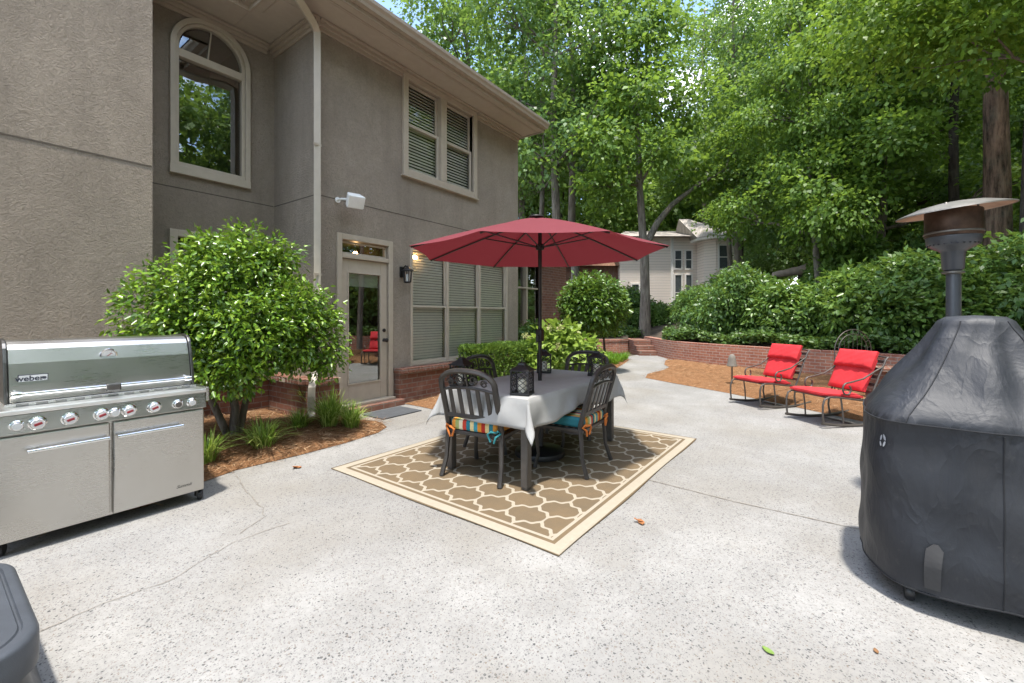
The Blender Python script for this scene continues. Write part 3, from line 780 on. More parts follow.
# soffits, crown, fascia, gutter
s_ = MB(); s_.box(2.60, 7.93, 4.90, 5.498, 5.325, 5.345); s_.box(2.60, 3.178, 5.502, 6.638, 5.325, 5.345); s_.box(1.562, 2.598, 6.05, 6.638, 5.327, 5.347)
s_.build('soffit', 'soffit', house)
cr = MB()
def crown_run(u0, v0, u1, v1, nx, ny):
    # stepped crown moulding between wall and soffit; n points away from the wall
    for (o0, o1, za, zb) in ((0, .03, 5.19, 5.322), (.03, .065, 5.235, 5.320), (.065, .11, 5.28, 5.318)):
        cr.box(min(u0 + nx * o0, u1 + nx * o1), max(u0 + nx * o0, u1 + nx * o1), min(v0 + ny * o0, v1 + ny * o1), max(v0 + ny * o0, v1 + ny * o1), za, zb)
crown_run(3.19, VF, 4.625, VF, 0, -1); crown_run(6.445, VF, 7.86, VF, 0, -1); crown_run(UR, VF - .1, UR, VR, -1, 0); crown_run(1.562, VR - .001, UR - .11, VR - .001, 0, -1)
cr.box(3.3, 7.86, 5.40, 5.497, 5.302, 5.3245)
cr.build('crown_moulding', 'roof_edge', house, bevel=.006)
f_ = MB(); f_.box(2.60, 7.95, 4.872, 4.899, 5.30, 5.50); f_.box(2.572, 2.599, 4.872, 6.05, 5.30, 5.50); f_.box(1.563, 2.571, 6.022, 6.049, 5.30, 5.50); f_.box(7.931, 7.955, 4.90, 12, 5.30, 5.50)
f_.box(2.70, 7.90, 5.02, 5.035, 5.316, 5.3245); f_.box(2.70, 2.715, 5.04, 5.95, 5.316, 5.3245); f_.box(2.70, 7.90, 5.06, 5.065, 5.32, 5.3247)
f_.build('fascia', 'roof_edge', house, bevel=.004)
def gut_profile(a0, a1, fn):
    poly = [(0, 5.36), (-.075, 5.36), (-.09, 5.40), (-.115, 5.43), (-.12, 5.475), (-.10, 5.48), (0, 5.48)]
    gm.prism(poly, a0, a1, fn)
gm = MB(); gut_profile(2.452, 7.98, lambda a, b_, c_: (c_, 4.872 + a, b_)); gut_profile(4.876, 6.02, lambda a, b_, c_: (2.572 + a, c_, b_)); gut_profile(1.565, 2.45, lambda a, b_, c_: (c_, 6.022 + a, b_))
gm.build('gutter', 'roof_edge', house)
ds = MB(); ds.tube([(2.52, 5.0, 5.37), (2.53, 5.02, 5.26), (2.70, 5.12, 5.20), (3.05, 5.36, 5.16), (3.145, 5.42, 5.10), (3.155, 5.43, 4.9), (3.155, 5.43, .86), (3.13, 5.41, .76), (3.03, 5.30, .58), (2.965, 5.23, .46), (2.955, 5.22, .36), (2.955, 5.22, .16), (2.90, 5.14, .08)], .062, 4)
ds.build('downspout', 'trim_light', house, bevel=.008)
for z in (1.9, 3.6):
    br_ = MB(); br_.box(3.078, 3.192, 5.38, 5.392, z, z + .03); br_.build('downspout_strap', 'trim', house)
ro = MB(); ro.add([(2.45, 4.8, 5.50), (7.99, 4.8, 5.50), (7.99, 13.1, 5.50), (2.45, 13.1, 5.50), (4.6, 8.9, 7.9), (6.5, 8.9, 7.9)], [(0, 1, 5, 4), (1, 2, 5), (2, 3, 4, 5), (3, 0, 4), (0, 3, 2, 1)])
ro.add([(1.562, 6.05, 5.51), (2.9, 6.05, 5.51), (2.9, 9, 6.7), (1.562, 9, 6.7)], [(0, 1, 2, 3)])
ro.build('roof', 'roof_house', house)
# brick wing beyond the corner
w = MB(); WW = (9.0, 10.35, .6, 2.75); wall_u(w, 6.5, 7.872, 11.9, 0, 3.3, (WW,)); w.add([(11.9, 6.5, 0), (11.9, 12, 0), (11.9, 12, 3.3), (11.9, 6.5, 3.3)], [(0, 1, 2, 3)]); w.build('brick_wall', 'brick_dark', house)
r_ = MB(); r_.box(7.88, 12.1, 6.2, 12.2, 3.3, 3.5); r_.build('wing_roof', 'roof_house', house)
t_ = MB(); frame_rect(t_, 8.93, 10.42, .53, 2.82, .07, 6.46, 6.6); t_.box(9.64, 9.71, 6.465, 6.6, .6, 2.75); t_.box(9.0, 9.64, 6.47, 6.59, 2.1, 2.14); t_.box(9.71, 10.35, 6.47, 6.59, 2.1, 2.14); wf = t_.build('wing_window', 'trim', house); pane(9.0, 10.35, .6, 2.75, 6.56, 'glass_arch', wf)
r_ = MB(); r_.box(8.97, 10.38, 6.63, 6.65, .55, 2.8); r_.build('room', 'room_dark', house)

# things fixed to the wall
sp = thing('outdoor_speaker', (3.66, 5.38, 2.93), 'white angled outdoor speaker mounted on the stucco wall above the patio door', 'speaker')
Ms = Matrix.Translation((3.62, 5.30, 2.97)) @ Matrix.Rotation(R(-14), 4, 'Z') @ Matrix.Rotation(R(28), 4, 'X') @ Matrix.Scale(.9, 4)
b = MB(); b.prism([(-.135, -.10), (.135, -.10), (.10, .08), (-.10, .08)], -.10, .10, lambda a, b_, c_: tuple(Ms @ Vector((a, b_, c_)))); b.build('cabinet', 'white_paint', sp, bevel=.018)
b = MB(); b.prism([(-.12, -.108), (.12, -.108), (.12, -.1005), (-.12, -.1005)], -.087, .087, lambda a, b_, c_: tuple(Ms @ Vector((a, b_, c_)))); b.build('grille', 'white_paint', sp, bevel=.003)
b = MB(); b.tube([(3.49, 5.5, 2.98), (3.49, 5.40, 2.98), (3.55, 5.33, 2.98)], .016); b.lathe([(.001, 0), (.04, 0), (.04, .012), (.001, .013)], 14, (3.49, 5.498, 2.98), Matrix.Rotation(R(90), 3, 'X')); b.build('bracket', 'white_paint', sp)
la = thing('wall_lantern', (4.62, 5.5, 1.9), 'black coach lantern with clear glass on the wall between door and tall windows', 'lantern')
b = MB(); b.cbox((4.62, 5.485, 2.07), (.09, .026, .17)); b.tube([(4.62, 5.47, 2.13), (4.62, 5.40, 2.17), (4.62, 5.36, 2.14)], .011); b.build('backplate', 'lantern_black', la, bevel=.004)
b = MB(); b.lathe([(.10, 2.085), (.096, 2.095), (.03, 2.14), (.012, 2.15), (.012, 2.165), (.001, 2.166)], 6, (4.62, 5.36, 0)); b.build('roof_cap', 'lantern_black', la)
b = MB()
for k in range(6):
    a = 2 * math.pi * k / 6; b.tube([(4.62 + .075 * math.cos(a), 5.36 + .075 * math.sin(a), 2.088), (4.62 + .055 * math.cos(a), 5.36 + .055 * math.sin(a), 1.915)], .006, 5)
b.lathe([(.001, 1.89), (.045, 1.892), (.062, 1.905), (.062, 1.916), (.001, 1.917)], 6, (4.62, 5.36, 0)); b.build('cage', 'lantern_black', la)
b = MB(); b.lathe([(.001, 1.917), (.022, 1.918), (.025, 2.03), (.001, 2.04)], 12, (4.62, 5.36, 0)); b.build('glass_chimney', 'lantern_glass', la)
b = MB(); b.box(3.66, 4.33, 4.72, 5.20, .004, .016); tag(b.build('door_mat', 'stair_mat', bevel=.004), 'thin dark grey door mat on the concrete before the patio door', 'door mat')
# ================================================================== PLANTS
def hp(px, Y):
    X = (px - 512) / F * Y
    return (*cw(X, Y), hill_z(X, Y))
def limb(mb, a, b, r0, r1, sag=.0, n=6, seg=5, wob=.04, rr=random):
    a, b = Vector(a), Vector(b); L = (b - a).length
    pts = [a.lerp(b, i / seg) + Vector((rr.uniform(-1, 1), rr.uniform(-1, 1), rr.uniform(-.5, .5))) * L * wob * (0 < i < seg) - Vector((0, 0, sag * 4 * (i / seg) * (1 - i / seg))) for i in range(seg + 1)]
    mb.tube(pts, [r0 + (r1 - r0) * i / seg for i in range(seg + 1)], n)
    return pts
def woody(name, loc, label, cat, lobes, n, per, L, spread, leaf, bark_, stems, group=None, seed=1, part=('crown', 'trunk'), **kw):
    """a shrub or tree: stems is a list of (points, radii); limbs run from the stem tops to the lobes"""
    t = thing(name, loc, label, cat, 0, group)
    rr = np.random.default_rng(seed)
    V, Q = crown(rr, lobes, n, per, L, spread, **kw)
    npmesh(part[0], V, Q, leaf, t)
    b = MB(); rnd = random.Random(seed)
    for pts, rad in stems: b.tube(pts, rad, 10)
    for c, r in lobes:
        best = min(((Vector(p) - Vector(c)).length, i, j) for i, (pts, rad) in enumerate(stems) for j, p in enumerate(pts) if p[2] < c[2] + .2 or j == 0)
        pts, rad = stems[best[1]]; p = pts[best[2]]; r0 = rad[best[2]] if isinstance(rad, list) else rad
        q = limb(b, p, c, r0 * .55, r0 * .14, 0, 6, 5, .06, rnd)
        for k in range(3 if L > .12 else 2):
            e = Vector(c) + Vector((rnd.uniform(-.7, .7) * r[0], rnd.uniform(-.7, .7) * r[1], rnd.uniform(-.3, .7) * r[2]))
            limb(b, q[3], e, r0 * .28, r0 * .07, 0, 5, 4, .07, rnd)
    b.build(part[1], bark_, t, local=True)
    return t
# camellia in front of the recess
bx, by = cw(-2.95, 4.65)
def rel(X, Y, z): x, y = cw(X, Y); return (x - bx, y - by, z)
CL = [(rel(-2.92, 4.62, 1.50), (.72, .72, .72)), (rel(-3.22, 4.22, 1.35), (.48, .48, .58)), (rel(-2.32, 4.62, 1.30), (.46, .46, .48)), (rel(-2.85, 4.55, 1.95), (.48, .48, .38)), (rel(-2.62, 4.35, 1.22), (.52, .52, .45)), (rel(-2.2, 4.75, 1.05), (.34, .34, .32)), (rel(-3.35, 4.4, 1.12), (.42, .42, .40)), (rel(-2.5, 4.7, 2.0), (.22, .22, .20)), (rel(-3.2, 4.5, 2.02), (.20, .20, .22)), (rel(-2.1, 4.75, 1.45), (.2, .2, .2)), (rel(-2.75, 4.2, .88), (.42, .42, .26)), (rel(-3.1, 4.5, .9), (.4, .4, .25)), (rel(-2.0, 4.7, .85), (.18, .18, .14))]
woody('camellia_bush', (bx, by, 0), 'big glossy bright green rounded bush in front of the arched window wall behind the grill', 'bush', CL, 2200, 14, .058, .105, 'leaf_camellia', 'bark_grey',
      [([(.05, .2, .02), (.08, .22, .35), (-.05, .1, .75), (-.1, .1, 1.2)], [.05, .042, .035, .02]), ([(.12, .24, .02), (.2, .25, .4), (.28, .1, .8), (.4, -.1, 1.1)], [.04, .035, .028, .018]), ([(.02, .22, .02), (-.15, .2, .45), (-.3, .1, .8), (-.35, .0, 1.1)], [.04, .035, .028, .018])],
      seed=11, part=('foliage', 'stem'), fine=True, wr=.24, shell=.40, droop=.12, flat=.35)
# round topiary-like shrub, hydrangea, hedge
p0 = at(594, 10.6)
woody('round_shrub', (*p0, 0), 'round dense green shrub on bare stems behind the parasol near the brick wing', 'bush', [((0, 0, 1.72), (.74, .74, .72)), ((.15, -.1, 1.55), (.66, .66, .6)), ((-.15, .1, 1.6), (.66, .66, .62))], 850, 12, .105, .14, 'leaf_round', 'bark_dark',
      [([(.25, .1, 0), (.18, .05, .5), (.05, 0, 1.1)], [.05, .045, .03]), ([(.2, .2, 0), (.02, .1, .5), (-.15, 0, 1.1)], [.04, .035, .025]), ([(.4, 0, 0), (.4, -.1, .5), (.3, -.1, 1.1)], [.035, .03, .02])],
      seed=12, part=('foliage', 'stem'), fine=True, wr=.26, shell=.3, droop=.1, flat=.3)
p0 = at(556, 8.7)
t = woody('hydrangea', (*p0, 0), 'loose lime green hydrangea with cream flower heads behind the dining table', 'bush', [((0, 0, .66), (.52, .52, .46)), ((.25, -.35, .55), (.42, .42, .40)), ((-.3, .3, .5), (.40, .40, .36)), ((.1, -.1, .95), (.35, .35, .30))], 330, 9, .15, .17, 'leaf_hydrangea', 'bark_grey',
      [([(0, 0, 0), (.02, 0, .3), (.05, 0, .7)], [.02, .016, .01]), ([(.1, -.1, 0), (.2, -.2, .3), (.3, -.3, .6)], [.018, .014, .008])], seed=13, part=('foliage', 'stem'), fine=True, wr=.36, shell=.4, droop=.15, flat=.4)
rr = np.random.default_rng(14)
for k in range(9):
    a = rr.uniform(0, 6.28); q = rr.uniform(.25, .62)
    V, Q = crown(rr, [((q * math.cos(a), q * math.sin(a), rr.uniform(.75, 1.18)), (.07, .07, .06))], 16, 6, .035, .03, fine=False, wr=.42)
    npmesh('flower_head', V, Q, 'flower_cream', t)
def boxhedge(name, loc, label, size, n, leaf, seed, L=.045):
    t = thing(name, loc, label, 'hedge'); rr = np.random.default_rng(seed); sx, sy, sz = size
    P = rr.uniform(-1, 1, (n, 3)); f = rr.integers(0, 5, n); s = np.where(rr.uniform(size=n) < .5, -1, 1)
    for i in range(n):
        if f[i] < 2: P[i, 2] = rr.uniform(.82, 1.08)
        elif f[i] == 2: P[i, 0] = s[i] * rr.uniform(.9, 1.03)
        else: P[i, 1] = s[i] * rr.uniform(.85, 1.05)
    C = P * np.array([sx / 2, sy / 2, (sz - .1) / 2]) + np.array([0, 0, .1 + (sz - .1) / 2])
    C[:, 2] += .03 * np.sin(C[:, 0] * 6 + C[:, 1] * 5)
    O = unit(P * np.array([.5, .8, 1.]) + rr.normal(size=(n, 3)) * .5 + np.array([0, 0, .4]))
    V, Q = leaf_mesh(C, O, unit(rr.normal(size=(n, 3)) + np.array([0, -.3, .6])), L * rr.uniform(.7, 1.4, n), L * rr.uniform(.25, .38, n), True)
    npmesh('foliage', V, Q, leaf, t)
    b = MB()
    rnd = random.Random(seed)
    for k in range(14):
        x = (k / 13 - .5) * sx * .9; y = rnd.uniform(-.3, .3) * sy
        b.tube([(x, y, 0), (x + .05, y, .3), (x + rnd.uniform(-.15, .15), y + rnd.uniform(-.1, .1), sz * .85)], [.014, .012, .006], 5)
    b.build('stem', 'bark_grey', t, local=True); return t
boxhedge('box_hedge', (6.6, 4.9, .02), 'low clipped boxwood hedge under the three tall windows', (1.95, .55, .78), 17000, 'leaf_hedge', 15)
p0 = cw(.35, 9.9)
woody('leafy_shrub', (8.3, 5.6, .02), 'small dark green shrub at the corner beside the wing window', 'bush', [((0, 0, .6), (.5, .4, .5)), ((.3, .1, .9), (.4, .3, .35))], 220, 10, .10, .14, 'leaf_bank', 'bark_dark', [([(0, 0, 0), (0, 0, .4)], [.03, .02])], seed=16, part=('foliage', 'stem'), fine=True)
# lily turf clumps
def clump(name, loc, label, n, h, spread, w, mat, seed, cat='plant', group=None, **kw):
    V, Q = blades(np.random.default_rng(seed), n, h, spread, w, **kw)
    o = npmesh(name, V, Q, mat, None, loc); return tag(o, label, cat, group)
for i, (px, py, n, h_, s_, lab) in enumerate([
        (263, 449, 190, .30, .30, 'pale striped grassy clump in the middle of the pine straw bed by the grill'),
        (207, 462, 110, .29, .24, 'yellow green grassy clump half hidden by the right side of the grill'),
        (299, 430, 170, .24, .24, 'darker grassy clump under the bush near the downspout'),
        (330, 427, 300, .40, .34, 'largest grassy clump beside the door mat below the downspout'),
        (351, 427, 200, .27, .26, 'low grassy clump at the pointed tip of the bed by the door mat'),
        (312, 413, 170, .48, .30, 'tall upright grassy clump against the brick base of the downspout')]):
    Y = F * (H - .06) / (py - HY); clump('lily_turf', (*at(px, Y), .06), lab, n, h_, s_, .0058, 'blade_lily', 20 + i, 'plant', 'grassy clumps in the pine straw bed')
rr = np.random.default_rng(31); Vs = []; Fs = []; k = 0
for i in range(150):
    x, y = rr.uniform(9.6, 13.3), rr.uniform(4.45, 6.1)
    if y < 4.4 + (x - 9.6) * .17: continue
    V, Q = blades(rr, 55, .24, .17, .006); Vs.append(V + np.array([x, y, .03])); Fs.append(Q + k); k += len(V)
stuff(npmesh('grass_patch', np.concatenate(Vs), np.concatenate(Fs), 'blade_grass'), 'bright green grassy patch beside the curving path', 'grass')

# ivy on top of the retaining walls
rr = np.random.default_rng(41); Cs = []
fineR = []
for a, b in zip(RETW, RETW[1:]):
    k = max(1, int(math.dist(a, b) / .1)); fineR += [(a[0] + (b[0] - a[0]) * i / k, a[1] + (b[1] - a[1]) * i / k) for i in range(k)]
fineR = [p for p in fineR if p[1] > 3]
for i in range(17000):
    X, Y = fineR[rr.integers(len(fineR))]; r = math.hypot(X, Y); d = .46 + abs(rr.normal()) * .9; s = (r + d) / r
    Cs.append((*cw(X * s, Y * s), hz(d) + rr.uniform(-.03, .20) + max(0, .16 * math.sin(X * 2.7) * math.cos(Y * 1.9 + 1))))
for i in range(9000):
    X, Y = rr.uniform(.2, 5.2), 16.6 + abs(rr.normal()) * 1.6
    Cs.append((*cw(X, Y), hill_z(X, Y) + rr.uniform(.02, .30)))
C = np.array(Cs); n = len(C)
V, Q = leaf_mesh(C, rr.normal(size=(n, 3)) * np.array([1, 1, .4]), unit(rr.normal(size=(n, 3)) * .5 + np.array([-.2, -.2, .8])), rr.uniform(.07, .13, n), rr.uniform(.03, .05, n), True)
stuff(npmesh('ivy', V, Q, 'leaf_ivy'), 'dark green ivy ground cover along the top of the brick retaining wall', 'ivy')

# shrubs on the bank behind the wall
def shrub_kind(name, label, leaf, lobes, n, per, L, spread, seed, **kw):
    return woody(name, (0, 0, -50), label, 'bush', lobes, n, per, L, spread, leaf, 'bark_dark', [([(0, 0, 0), (.05, 0, .4), (0, .05, .8)], [.07, .06, .04]), ([(.2, .1, 0), (.4, .2, .5), (.5, .3, .9)], [.05, .04, .03])],
                 'shrubs on the bank behind the brick wall', seed, ('foliage', 'stem'), **kw)
SL = [((0, 0, 1.05), (1.3, 1.2, .95)), ((.9, .3, .85), (.8, .8, .7)), ((-.9, -.2, .8), (.85, .85, .7)), ((.1, -.7, .65), (.8, .6, .6)), ((.2, .3, 1.6), (.7, .7, .5))]
s1 = shrub_kind('bank_shrub', '', 'leaf_bank', SL, 620, 16, .15, .24, 51, fine=False, wr=.24, shell=.4, droop=.3)
s2 = shrub_kind('bank_shrub', '', 'leaf_bank_wide', SL, 560, 14, .175, .25, 52, fine=True, wr=.26, shell=.38, droop=.4)
BK = [(1, 700, 15.6, .78, 0, 'dark feathery shrub leaning over the left end of the brick wall beside the steps'), (1, 742, 13.7, .95, 2, 'dark fine leaved shrub above the wall left of the left rocking chair'),
      (2, 788, 12.4, .80, 1, 'broad leaved shrub above the wall straight behind the left rocking chair'), (2, 846, 11.5, .84, 3, 'broad leaved shrub behind the wire arch above the right rocking chair'),
      (1, 898, 10.8, 1.02, 4, 'dark shrub above the wall just left of the patio heater pole'), (2, 965, 9.9, .95, 5, 'broad leaved pale shrub right of the patio heater pole'), (1, 1035, 9.3, 1., 6, 'fine leaved shrub on the bank cut by the right picture edge'),
      (1, 735, 18.2, 1.0, 1.2, 'taller shrub in the second row below the cream neighbour house'), (1, 790, 15.6, .55, 2.2, 'second row shrub below the pale fallen log'), (2, 850, 14.6, 1.2, 3.3, 'second row shrub right of the pale fallen log'),
      (2, 882, 14, 1.3, .4, 'second row broad leaved shrub under the leaning young trunk'), (1, 935, 13.2, 1.3, 1.9, 'second row shrub behind the patio heater head'), (2, 1005, 12.4, 1.3, 2.8, 'second row pale broad leaved shrub at the foot of the big pine'),
      (2, 655, 19.5, .6, 5.2, 'loose open shrub right of the forked tree in front of the neighbour house'), (1, 626, 20.5, .8, 4.2, 'dark shrub left of the forked tree above the short wall'), (2, 690, 18.6, .6, 2.4, 'light green shrub rising before the bay of the neighbour house'),
      (1, 600, 19.0, .55, 3.2, 'low dark shrub behind the round shrub above the short wall')]
for k, (kind, px, Y, s, rz, lab) in enumerate(BK):
    src = s1 if kind == 1 else s2
    if k == 0: s1.location = hp(px, Y); s1.rotation_euler.z = rz; s1.scale = (s,) * 3; s1['label'] = lab; continue
    if k == 2: s2.location = hp(px, Y); s2.rotation_euler.z = rz; s2.scale = (s,) * 3; s2['label'] = lab; continue
    dup(src, hp(px, Y), rz, lab, (s * (1 + .12 * math.sin(k * 5)), s * (1 - .1 * math.sin(k * 3)), s * (1 + .16 * math.sin(k * 2.3))))

for k, (X, Y, s) in enumerate([(13.2, 5.6, 1.5), (12.6, 3.4, 1.4), (14.6, 7.6, 1.7), (15.5, 4.4, 1.9)]):
    dup(s1 if k % 2 else s2, (*cw(X, Y), hill_z(X, Y)), k * 1.7, 'large shrub on the near bank outside the right edge, mirrored in the door glass', s)
# ------------------------------------------------------------------ trees
def tree(name, loc, label, lobes, n, per, L, spread, leaf, brk, stems, seed, group=None, **kw):
    return woody(name, loc, label, 'tree', lobes, n, per, L, spread, leaf, brk, stems, group, seed, ('crown', 'trunk'), **kw)
def stack(seed, z0, z1, r, k, rz=1.0):
    rr = random.Random(seed); out = []
    for i in range(k):
        t = (i + .5) / k; q = r * (.55 + .65 * math.sin(math.pi * min(1, t * .85 + .12)))
        a = rr.uniform(0, 6.28) ; d = q * rr.uniform(.3, .75)
        out.append(((d * math.cos(a), d * math.sin(a), z0 + (z1 - z0) * t), (q * rr.uniform(.55, .8), q * rr.uniform(.55, .8), rz * rr.uniform(.7, 1.2))))
    return out
def straight(h, r, lean=(0, 0), k=8, wob=.12, seed=1):
    rr = random.Random(seed)
    return ([(lean[0] * i / k + (rr.uniform(-wob, wob) if i else 0), lean[1] * i / k + (rr.uniform(-wob, wob) if i else 0), h * i / k - .3 * (i == 0)) for i in range(k + 1)], [r * (1.15 if i == 0 else 1 - .8 * i / k) for i in range(k + 1)])
# three tall trees behind the corner of the house
tall = tree('tall_tree', hp(555, 19), 'pale barked tall tree, tallest trunk of the group right of the house corner', stack(61, 6.8, 19, 3.4, 13, 1.5), 470, 24, .21, .60, 'leaf_tree_cool', 'bark_grey', [straight(19, .235, (.2, .2), seed=1)], 61, 'tall trees behind the house corner', wr=.36, shell=.6)
dup(tall, hp(574, 21), 2.1, 'darker tall trunk just right of the pale one behind the parasol top', (1, 1, 1.02))
dup(tall, hp(541, 23), 4.0, 'thin tall trunk closest to the house wall behind the eave', (.8, .8, .95))
dup(tall, hp(470, 25), 1.0, 'tall tree rising behind the roof edge with its trunk hidden by the house', (1.15, 1.15, 1.12))
dup(tall, hp(729, 27), 3.0, 'tall thin crowned tree rising right of the forked tree above the neighbour roof', (.75, .75, .95))
dup(tall, hp(738, 23), 1.6, 'tall tree on the slope closing the view between forked tree and maples', (.9, .9, .95))
dup(tall, hp(706, 34), 2.2, 'tall tree far behind the bay of the neighbour house', (1.25, 1.25, 1.2))
dup(tall, hp(520, 29), 5.0, 'tall tree farther back seen between the eave and the pale trunk', (1.2, 1.2, 1.05))
# forked tree in the middle
fork = tree('forked_tree', hp(645, 17.6), 'grey forked tree growing above the brick steps in front of the neighbour house',
    [((-1.0, .3, 9.0), (1.9, 1.8, 1.3)), ((.4, .5, 11.0), (2.2, 2.0, 1.4)), ((-2.2, .8, 7.4), (1.5, 1.5, .9)), ((2.6, -1.6, 6.7), (1.9, 1.6, .9)), ((3.6, -2.8, 8.3), (1.9, 1.8, 1.2)), ((-1.5, 1.0, 5.9), (1.3, 1.2, .6)), ((.5, 0, 13), (1.8, 1.8, 1.2)), ((-.4, -.8, 7.2), (1.3, 1.3, .8)), ((1.4, -1.3, 9.6), (1.6, 1.5, 1.0))],
    540, 22, .21, .55, 'leaf_tree', 'bark_grey',
    [([(0, 0, -.3), (.02, .0, 1.5), (-.05, 0, 3.2), (-.15, .05, 4.2), (-.35, .1, 6), (-.3, .2, 8.5), (-.1, .3, 12)], [.27, .20, .18, .16, .13, .10, .04]),
     ([(0, 0, 3.6), (.45, -.35, 4.6), (1.0, -.8, 5.4), (1.8, -1.5, 6.2), (2.8, -2.3, 6.9)], [.15, .13, .11, .08, .05])], 62, wr=.36, shell=.5)
# broad maples on the bank: low, layered, wide crowns
def layers(seed, z0, z1, r, k):
    rr = random.Random(seed); out = []
    for i in range(k):
        t = i / (k - 1); a = i * 2.4 + rr.uniform(-.4, .4); q = r * (1 - .55 * t); d = q * rr.uniform(.25, .85)
        out.append(((d * math.cos(a), d * math.sin(a), z0 + (z1 - z0) * t + rr.uniform(-.3, .3)), (q * rr.uniform(.35, .55), q * rr.uniform(.35, .55), rr.uniform(.45, .8))))
    return out
maple = tree('maple_tree', hp(838, 17.5), 'broad leafy maple on the bank behind the rocking chairs, right of the neighbour house', layers(63, 3.2, 13.5, 4.8, 26), 1050, 28, .165, .55, 'leaf_tree_cool', 'bark_dark', [straight(13, .17, (.6, .3), seed=3)], 63, 'maples on the bank', wr=.38, shell=.5, flat=.16, droop=.35)
maple2 = tree('maple_tree', hp(884, 14.6), 'maple with a leaning grey trunk left of the patio heater', layers(64, 3.4, 12.0, 4.4, 24), 1000, 28, .15, .50, 'leaf_tree', 'bark_grey', [([(.9, .2, -.3), (.55, .1, 1.5), (.2, .05, 3), (-.3, 0, 4.5), (-.6, 0, 7), (-.5, .1, 11)], [.16, .14, .12, .10, .08, .03])], 64, 'maples on the bank', wr=.38, shell=.5, flat=.16, droop=.35)
dup(maple, hp(800, 25), 2.5, 'maple standing farther back between the neighbour house and the fallen log', (.85, .85, .82))
dup(maple2, hp(930, 24), 2.0, 'maple behind the thin black trunk above the patio heater', (1.1, 1.1, 1.12))
dup(maple, hp(1085, 15), 4.4, 'maple reaching in from the right picture edge behind the pine', 1.0)
dup(maple2, hp(812, 14.8), 3.4, 'lower maple spreading over the bank behind the left rocking chair', (.75, .75, 1.0))
dup(maple2, hp(690, 41), .6, 'maple rising behind the roof of the neighbour house', (1.3, 1.3, 1.4))
# young near tree whose branches hang into the top right corner
X_, Y_ = 8.8, 6.2
over = tree('overhanging_tree', (*cw(X_, Y_), hill_z(X_, Y_)), 'bright leafy tree outside the right edge hanging its branches into the top right corner', 'x' and [((-.2, 1.7, 5.9), (1.3, 1.2, .5)), ((-.3, 2.6, 6.6), (1.7, 1.5, .7)), ((-1.6, .8, 6.9), (1.5, 1.3, .6)), ((.6, 1.2, 7.8), (2.0, 1.8, .9)), ((.2, .3, 9.2), (2.2, 2.2, 1.1))], 1000, 26, .105, .36, 'leaf_tree_lime', 'bark_grey',
    [([(0, 0, -.3), (.05, .1, 2.5), (0, .3, 4.6), (-.1, .5, 6.5), (0, .5, 9)], [.12, .10, .07, .05, .02])], 65, wr=.34, shell=.5, flat=.12, droop=.5)
# pine with the thick furrowed trunk, thin black trunk
pine = tree('pine_tree', hp(996, 11.6), 'thick furrowed brown pine trunk right of the patio heater', stack(66, 11, 21, 3.0, 9, 1.2), 500, 26, .22, .6, 'leaf_tree_cool', 'bark_pine', [straight(21, .31, (.1, .1), 9, .05, 4)], 66, wr=.10)
slim = tree('slim_tree', hp(957, 13), 'thin black trunk between the patio heater head and the thick pine', stack(67, 8, 16, 2.6, 9, 1.1), 450, 24, .2, .55, 'leaf_tree', 'bark_dark', [straight(16, .15, (-.3, .1), 8, .06, 5)], 67, wr=.36)
dup(slim, hp(1022, 10.5), 2., 'young grey trunk leaning right of the thick pine', (.8, .8, .8))
dup(slim, hp(742, 26), 1., 'thin trunk in the woods above the fallen log', (.8, .8, 1))
# the woods beyond
far = tree('woodland_tree', hp(660, 42), 'leafy tree among the far woods behind the hillside and the neighbour house', stack(68, 2.2, 16, 4.6, 15, 1.9), 360, 22, .36, .95, 'leaf_far', 'bark_dark', [straight(15, .25, (.3, .2), seed=6)], 68, 'trees in the far woods', wr=.38, shell=.55)
rr = random.Random(9)
for k, (px, Y, s) in enumerate([(560, 34, 1), (600, 40, 1.1), (625, 46, 1.25), (690, 44, 1.2), (722, 38, 1.), (745, 36, .95), (780, 40, 1.), (800, 46, 1.3), (835, 37, .95), (875, 40, 1.1), (910, 34, .9), (945, 37, 1.1), (980, 32, .9), (1015, 34, 1.1), (1060, 26, 1.), (1120, 22, 1.1), (590, 52, 1.5), (640, 56, 1.5), (700, 55, 1.6), (760, 48, 1.5), (530, 38, 1.2), (490, 36, 1.2), (440, 34, 1.15), (850, 42, 1.5), (950, 38, 1.5), (1180, 15, 1.1), (1290, 13, 1.)]):
    dup(far, hp(px, Y), rr.uniform(0, 6.28), far['label'], (s, s, s * rr.uniform(.95, 1.15)))
# trees of the same garden on the near side, which the windows mirror
for k, (X, Y) in enumerate([(11.5, -4), (7.5, -9.5), (2, -14), (-5, -16), (13.5, -10), (14.5, 2.2), (17.5, 6.2), (19.5, 2.0), (21, -1.6), (17.5, -4.5), (24, -6)]):
    dup(maple if k % 2 else far, (*cw(X, Y), .4), k * 1.3, 'garden tree on the near side mirrored in the house windows', 1.0)['group'] = 'garden trees on the near side'
# fallen log
lg = MB(); a = Vector(hp(773, 18.)); b_ = Vector(hp(812, 18.))
za = H + (316 - 275) / F * 18; zb = H + (316 - 268) / F * 18
rnd = random.Random(5)
lg.tube([a.lerp(b_, t).to_2d().to_3d() + Vector((0, 0, za + (zb - za) * t ** 1.5 + rnd.uniform(-.05, .05))) for t in (0, .15, .32, .5, .68, .85, 1)], [.09, .14, .15, .17, .18, .22, .15], 9)
tag(lg.build('fallen_log', 'log_wood'), 'pale pinkish fallen log lying high on the wooded bank', 'log')

